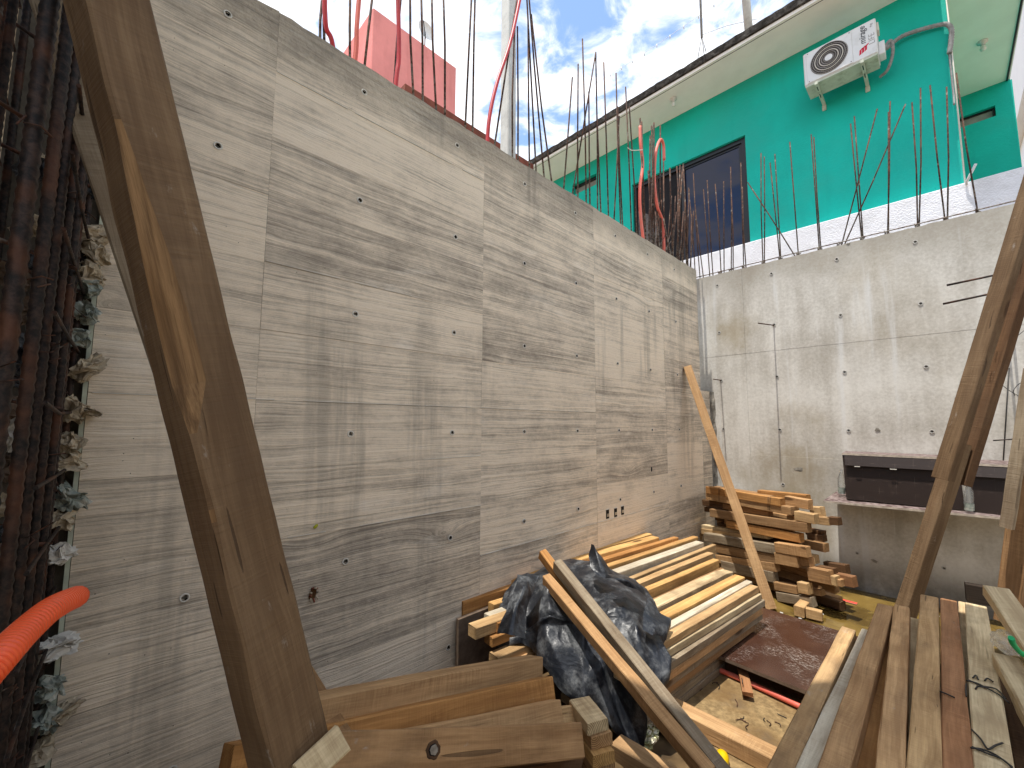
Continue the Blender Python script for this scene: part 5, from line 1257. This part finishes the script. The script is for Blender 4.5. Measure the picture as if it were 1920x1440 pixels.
for k, x in enumerate((.0, .12, .25, .36, .5, .66, .86, 1.05, .18, .43)):
    y = -.44 + rb.uniform(-.03, .03) if k < 8 else -.6
    ribbed([(x, y, .0), (x + rb.uniform(-.02, .02), y, 1.8), (x, y, 3.9)], .0095, mat='rebar')
for k in range(5):                                  # lapped second bars
    x, y, r = front[k]; ribbed([(x + .024, y - .02, .0), (x + .028, y - .024, 2.2 + .3 * k)], r * .9, mat='rust' if k in (1, 3) else 'rebar')
for k in range(19):
    zz = .25 + k * .185 + rb.uniform(-.02, .02)
    ribbed([(-.0, -.06, zz), (.35, -.075, zz + rb.uniform(-.012, .012)), (.66, -.085, zz + .01)], .0045, 'stirrup', n=5)
    ribbed([(-.0, -.275, zz + .03), (.8, -.285, zz + .04)], .0055, 'stirrup', 'rust', n=5)
    if k % 2 == 0:
        for x in (.08, .33):
            ribbed([(x + rb.uniform(-.03, .03), -.07, zz), (x + rb.uniform(.03, .09), -.28, zz + .05)], .006, 'cross_tie', 'rust', n=5)
ties = bmesh.new()
for k in range(70):
    x, y, r = front[rb.randrange(7)]; zz = .4 + rb.random() * 3.0
    a = rb.uniform(0, 6)
    pts = [Vector((x + math.cos(a + j * 1.3) * (r + .006) * rb.uniform(.9, 1.5), y + math.sin(a + j * 1.3) * (r + .006) - .002, zz + j * .004 + rb.uniform(-.01, .01))) for j in range(6)]
    pts.append(pts[-1] + Vector((rb.uniform(-.03, .03), rb.uniform(-.01, .04), rb.uniform(-.03, .03))))
    tube(ties, pts, .0016, 4, cap=False)
tag(link('tie_wire', ties, MAT['rust'], cg), kind='stuff')
lp = atd(108, 42, 1.35)
rod('wire_loop', [lp + (cR * math.cos(a) + cU * math.sin(a) * 1.2) * .013 for a in [j * .6 for j in range(12)]], .002, MAT['rebar'], cg, 5)
# crumpled cement sacks stuffed into the joint at the wall end
def wad(px, py, sx, sz, mat, k):
    p = onx(px, py, .04); p.y = min(p.y, -.02); seed = Vector((k * 3.1, k * 1.7, 0))
    bm = bmesh.new(); bmesh.ops.create_icosphere(bm, subdivisions=4, radius=1)
    for v in bm.verts:
        q = v.co.copy(); w_ = q * 1.7 + seed
        d_ = Vector((mnoise.noise(w_), mnoise.noise(w_ + Vector((11, 3, 5))), mnoise.noise(w_ + Vector((2, 17, 9))))) * .75
        w_ = q * 4.5 + seed
        cr = abs(mnoise.noise(w_)) + abs(mnoise.noise(w_ * 1.9)) * .5
        v.co = Vector(((q.x + d_.x) * .04, (q.y + d_.y) * sx, (q.z + d_.z) * sz)) * (1.1 - cr * .5)
    return tag(link('crumpled_paper', bm, MAT[mat], None, Matrix.Translation(p) @ Matrix.Rotation(k * .9, 4, 'X')), None, 'paper')
W = [(163, 345, .03, .035, 'bag', 'dark crumpled wad stuffed in the joint nearest the top of the wall edge'), (170, 440, .035, .05, 'paper', 'beige paper wad just below the top dark one'), (178, 475, .035, .03, 'paper', 'curled beige paper sticking out beside the edge strip near the top'),
     (160, 515, .04, .045, 'paper', 'large beige paper wad under the curled one'), (168, 540, .03, .03, 'paper_green', 'green tinted sack paper below the large beige wad'), (158, 585, .035, .03, 'paper_green', 'teal tinted crumple left of the edge strip'), (146, 632, .03, .03, 'paper_green', 'pale green scrap low in the upper half of the joint'),
     (165, 690, .05, .03, 'paper', 'long beige paper twist pointing right over the wall'), (140, 768, .04, .028, 'paper', 'ball of beige sack paper at mid height'), (186, 772, .028, .011, 'paper', 'leaf shaped beige paper tip beside the ball at mid height'), (132, 830, .03, .03, 'paper', 'small grey beige wad under the ball'),
     (125, 865, .03, .04, 'paper', 'whitish crumpled paper in the lower half of the joint'), (130, 935, .045, .03, 'paper_green', 'pale green and beige paper with a pointed tip'), (112, 975, .03, .03, 'paper', 'flat paper scrap above the orange conduit'), (108, 1040, .03, .04, 'sign_white', 'white scrap just above the orange conduit'),
     (103, 1215, .03, .05, 'sign_white', 'white paper strip right below the orange conduit'), (92, 1290, .035, .03, 'paper_green', 'greenish paper wad low in the joint'), (116, 1340, .045, .025, 'paper', 'beige flap folded out over the wall near the bottom'), (84, 1350, .035, .03, 'paper_green', 'bluish crumple beside the folded out flap'), (72, 1410, .03, .04, 'paper', 'lowest paper wad at the bottom of the joint')]
for k, (a, b, c, d, m, lab) in enumerate(W):
    o = wad(a, b, c, d, m, k + 1); o['label'] = lab; o['group'] = 'crumpled papers stuffed in the joint'
rk = random.Random(4)
for k in range(22):
    o = wad(rk.uniform(60, 130), 300 + k * 52, rk.uniform(.03, .05), rk.uniform(.025, .045), rk.choice(['bag', 'paper', 'ply_edge', 'sign_white', 'bag']), k + 40)
    o.location.y = -.17 + rk.uniform(-.03, .03); o.location.x = rk.uniform(.0, .28)
    o['label'] = 'dark dusty paper wad deep between the rebars'; o['group'] = 'paper wads deep in the rebar cage'
# corrugated conduit
cp = [atd(-60, 1300, .40), atd(0, 1233, .435), atd(40, 1190, .475), atd(85, 1150, .53), atd(118, 1130, .585), atd(141, 1120, .63)]
fine = bez(cp, 64); bm = bmesh.new()
tube(bm, fine, .0165, 14, radii=[    .0160 if k % 8 < 5 else .0124 for k in range(len(fine))])
e = fine[-1]; dr = (fine[-1] - fine[-3]).normalized()
tube(bm, [e - dr * .001, e + dr * .004, e + dr * .008], .0155, 14, radii=[.0158, .0150, .010])
tag(link('corrugated_conduit', bm, MAT['conduit_orange']), 'thick orange corrugated conduit reaching in from the left margin', 'conduit')
tag(rod('thin_conduit', bez([onx(28, 1270, .25), onx(20, 1340, .27), onx(8, 1430, .3), onx(2, 1500, .3)], 5), .007, MAT['conduit_red'], None, 8), 'thin red conduit low in the left margin between the rebars', 'conduit')
# sunlit things seen through the cage
timber('upright_board', (-.62, -.75, .2), (-.62, -.75, 3.0), .16, .05, 'pine', .1, up=(.5, -.8, 0), label='light wooden board standing behind the rebar cage', cat='board', anchor='mid')

# ---- small marks on the board marked wall
p = onx(586, 1112, .0)
oc = tag(empty('knot_hole'), 'ragged brown knot hole in the board marked wall right of the big prop', 'knot hole')
bm = bmesh.new(); c0 = bm.verts.new(p + Vector((.001, 0, 0))); ring = []
for j in range(16):
    a = j * math.pi / 8; rr = .024 * random.uniform(.7, 1.15); ring.append(bm.verts.new(p + Vector((.004, math.cos(a) * rr * .8, math.sin(a) * rr * 1.1))))
for j in range(16): bm.faces.new((c0, ring[j], ring[(j + 1) % 16]))
bmesh.ops.recalc_face_normals(bm, faces=bm.faces); link('hollow', bm, simple('rotten_wood', '5a4028', .9, .1, var=.5, scale=60, bump=.8), oc)
for j in range(9):
    a = j * .7; q = p + Vector((.005, math.cos(a) * .016, math.sin(a) * .022)); rod('splinter', [q, q + Vector((.008, random.uniform(-.012, .012), random.uniform(-.02, .02)))], .004, MAT['brick'] if j % 2 else MAT['paper'], oc, 4)
p = onx(592, 987, .006); bm = bmesh.new(); bmesh.ops.create_icosphere(bm, subdivisions=2, radius=1)
for v in bm.verts: v.co = p + Vector((v.co.x * .004, v.co.y * .011, v.co.z * .009 + v.co.y * .004))
tag(link('yellow_leaf', bm, MAT['leaf']), 'tiny yellow leaf stuck to the board marked wall', 'leaf')
so = tag(empty('socket_boxes'), 'three small socket boxes cast into the board marked wall above the lumber', 'socket box')
for px, py in ((1139, 964), (1154, 961), (1167, 957)):
    c = onx(px, py, 0); link('box_recess', boxm((-.001, c.y - .022, c.z - .036), (.0025, c.y + .022, c.z + .036)), MAT['cup'], so)
    link('box_rim', boxm((.0, c.y - .028, c.z + .0365), (.005, c.y + .028, c.z + .042)), MAT['ring'], so)
    link('box_filling', boxm((.0026, c.y - .012, c.z - .02), (.006, c.y + .016, c.z + .004)), MAT['paper'], so)
p = onx(1222, 880, .004)
tag(link('wall_stain_plug', boxm(p - Vector((.004, .006, .02)), p + Vector((.002, .006, .02))), MAT['void']), 'small dark cut mark in the board marked wall above the sunlit stack', 'mark')

# ---- wires and straps at the right
wr = [[(1812, 1282), (1811, 1296), (1812, 1306)], [(1812, 1276), (1830, 1280), (1850, 1290), (1872, 1302), (1892, 1318)], [(1816, 1275), (1842, 1286), (1868, 1292), (1886, 1310)], [(1829, 1292), (1834, 1287), (1852, 1290)], [(1824, 1271), (1830, 1266), (1834, 1274)], [(1846, 1276), (1852, 1272), (1862, 1278)],
      [(1820, 1402), (1842, 1405), (1868, 1416), (1898, 1438)], [(1822, 1400), (1850, 1412), (1880, 1424), (1902, 1444)], [(1822, 1368), (1838, 1384), (1852, 1404), (1866, 1398), (1880, 1393)], [(1762, 1296), (1775, 1301), (1790, 1308)]]
WL = ['black wire loop hanging down in the gap left of the wide pale plank', 'upper black wire strand crossing the wide pale plank', 'second black wire strand beside the upper one', 'short curled wire end on the pale plank below the upper strands', 'tiny black wire curl left above the upper strands', 'tiny black wire curl right above the upper strands',
      'lower black wire strand crossing the wide pale plank', 'second strand beside the lower wire on the pale plank', 'thin long wire whisker rising from the lower strands', 'short black wire across the pinkish brown plank']
for w_, l_ in zip(wr, WL): tag(rod('tie_wire', bez([onz(a, b, ZR_ + .006) for a, b in w_], 4), .0028, MAT['nail'], None, 5), l_, 'wire', 'binding wires on the right foreground planks')
wz = [onz(1896, 1196, .93), onz(1900, 1208, .90), onz(1912, 1222, .86), onz(1926, 1232, .84)]
tag(rod('green_strap', bez(wz, 5), .009, MAT['green_rope'], None, 8), 'bright green cord at the right margin', 'cord')
bm = bmesh.new(); bmesh.ops.create_icosphere(bm, subdivisions=3, radius=1); p = onz(1893, 1206, .80)
for v in bm.verts: v.co = p + Vector((v.co.x * .05, v.co.y * .07, v.co.z * .04)) * (1 + .35 * mnoise.noise(v.co * 2.4))
tag(link('clear_bag', bm, MAT['clear']), 'crumpled clear plastic bag under the green cord', 'bag')
for k, pts in enumerate([[(1873, 716), (1889, 730), (1912, 744), (1925, 752)], [(1925, 712), (1908, 722), (1900, 734), (1903, 742)], [(1860, 668), (1880, 650), (1905, 632), (1930, 612)]]):
    tag(rod('loose_wire', bez([atd(a, b, 3.4) for a, b in pts], 5), .0025, MAT['nail'], None, 5), 'thin loose wire curling beside the tall brace', 'wire', 'loose wires beside the tall brace')
a, b = ony(1892, 690, YB - .004), ony(1880, 880, YB - .004)
tag(rod('dark_line', [a, b], .004, MAT['nail'], None, 5), 'thin dark line running straight down the back wall right of the brace', 'wire')  # thin dark line laid straight down the face of the back wall
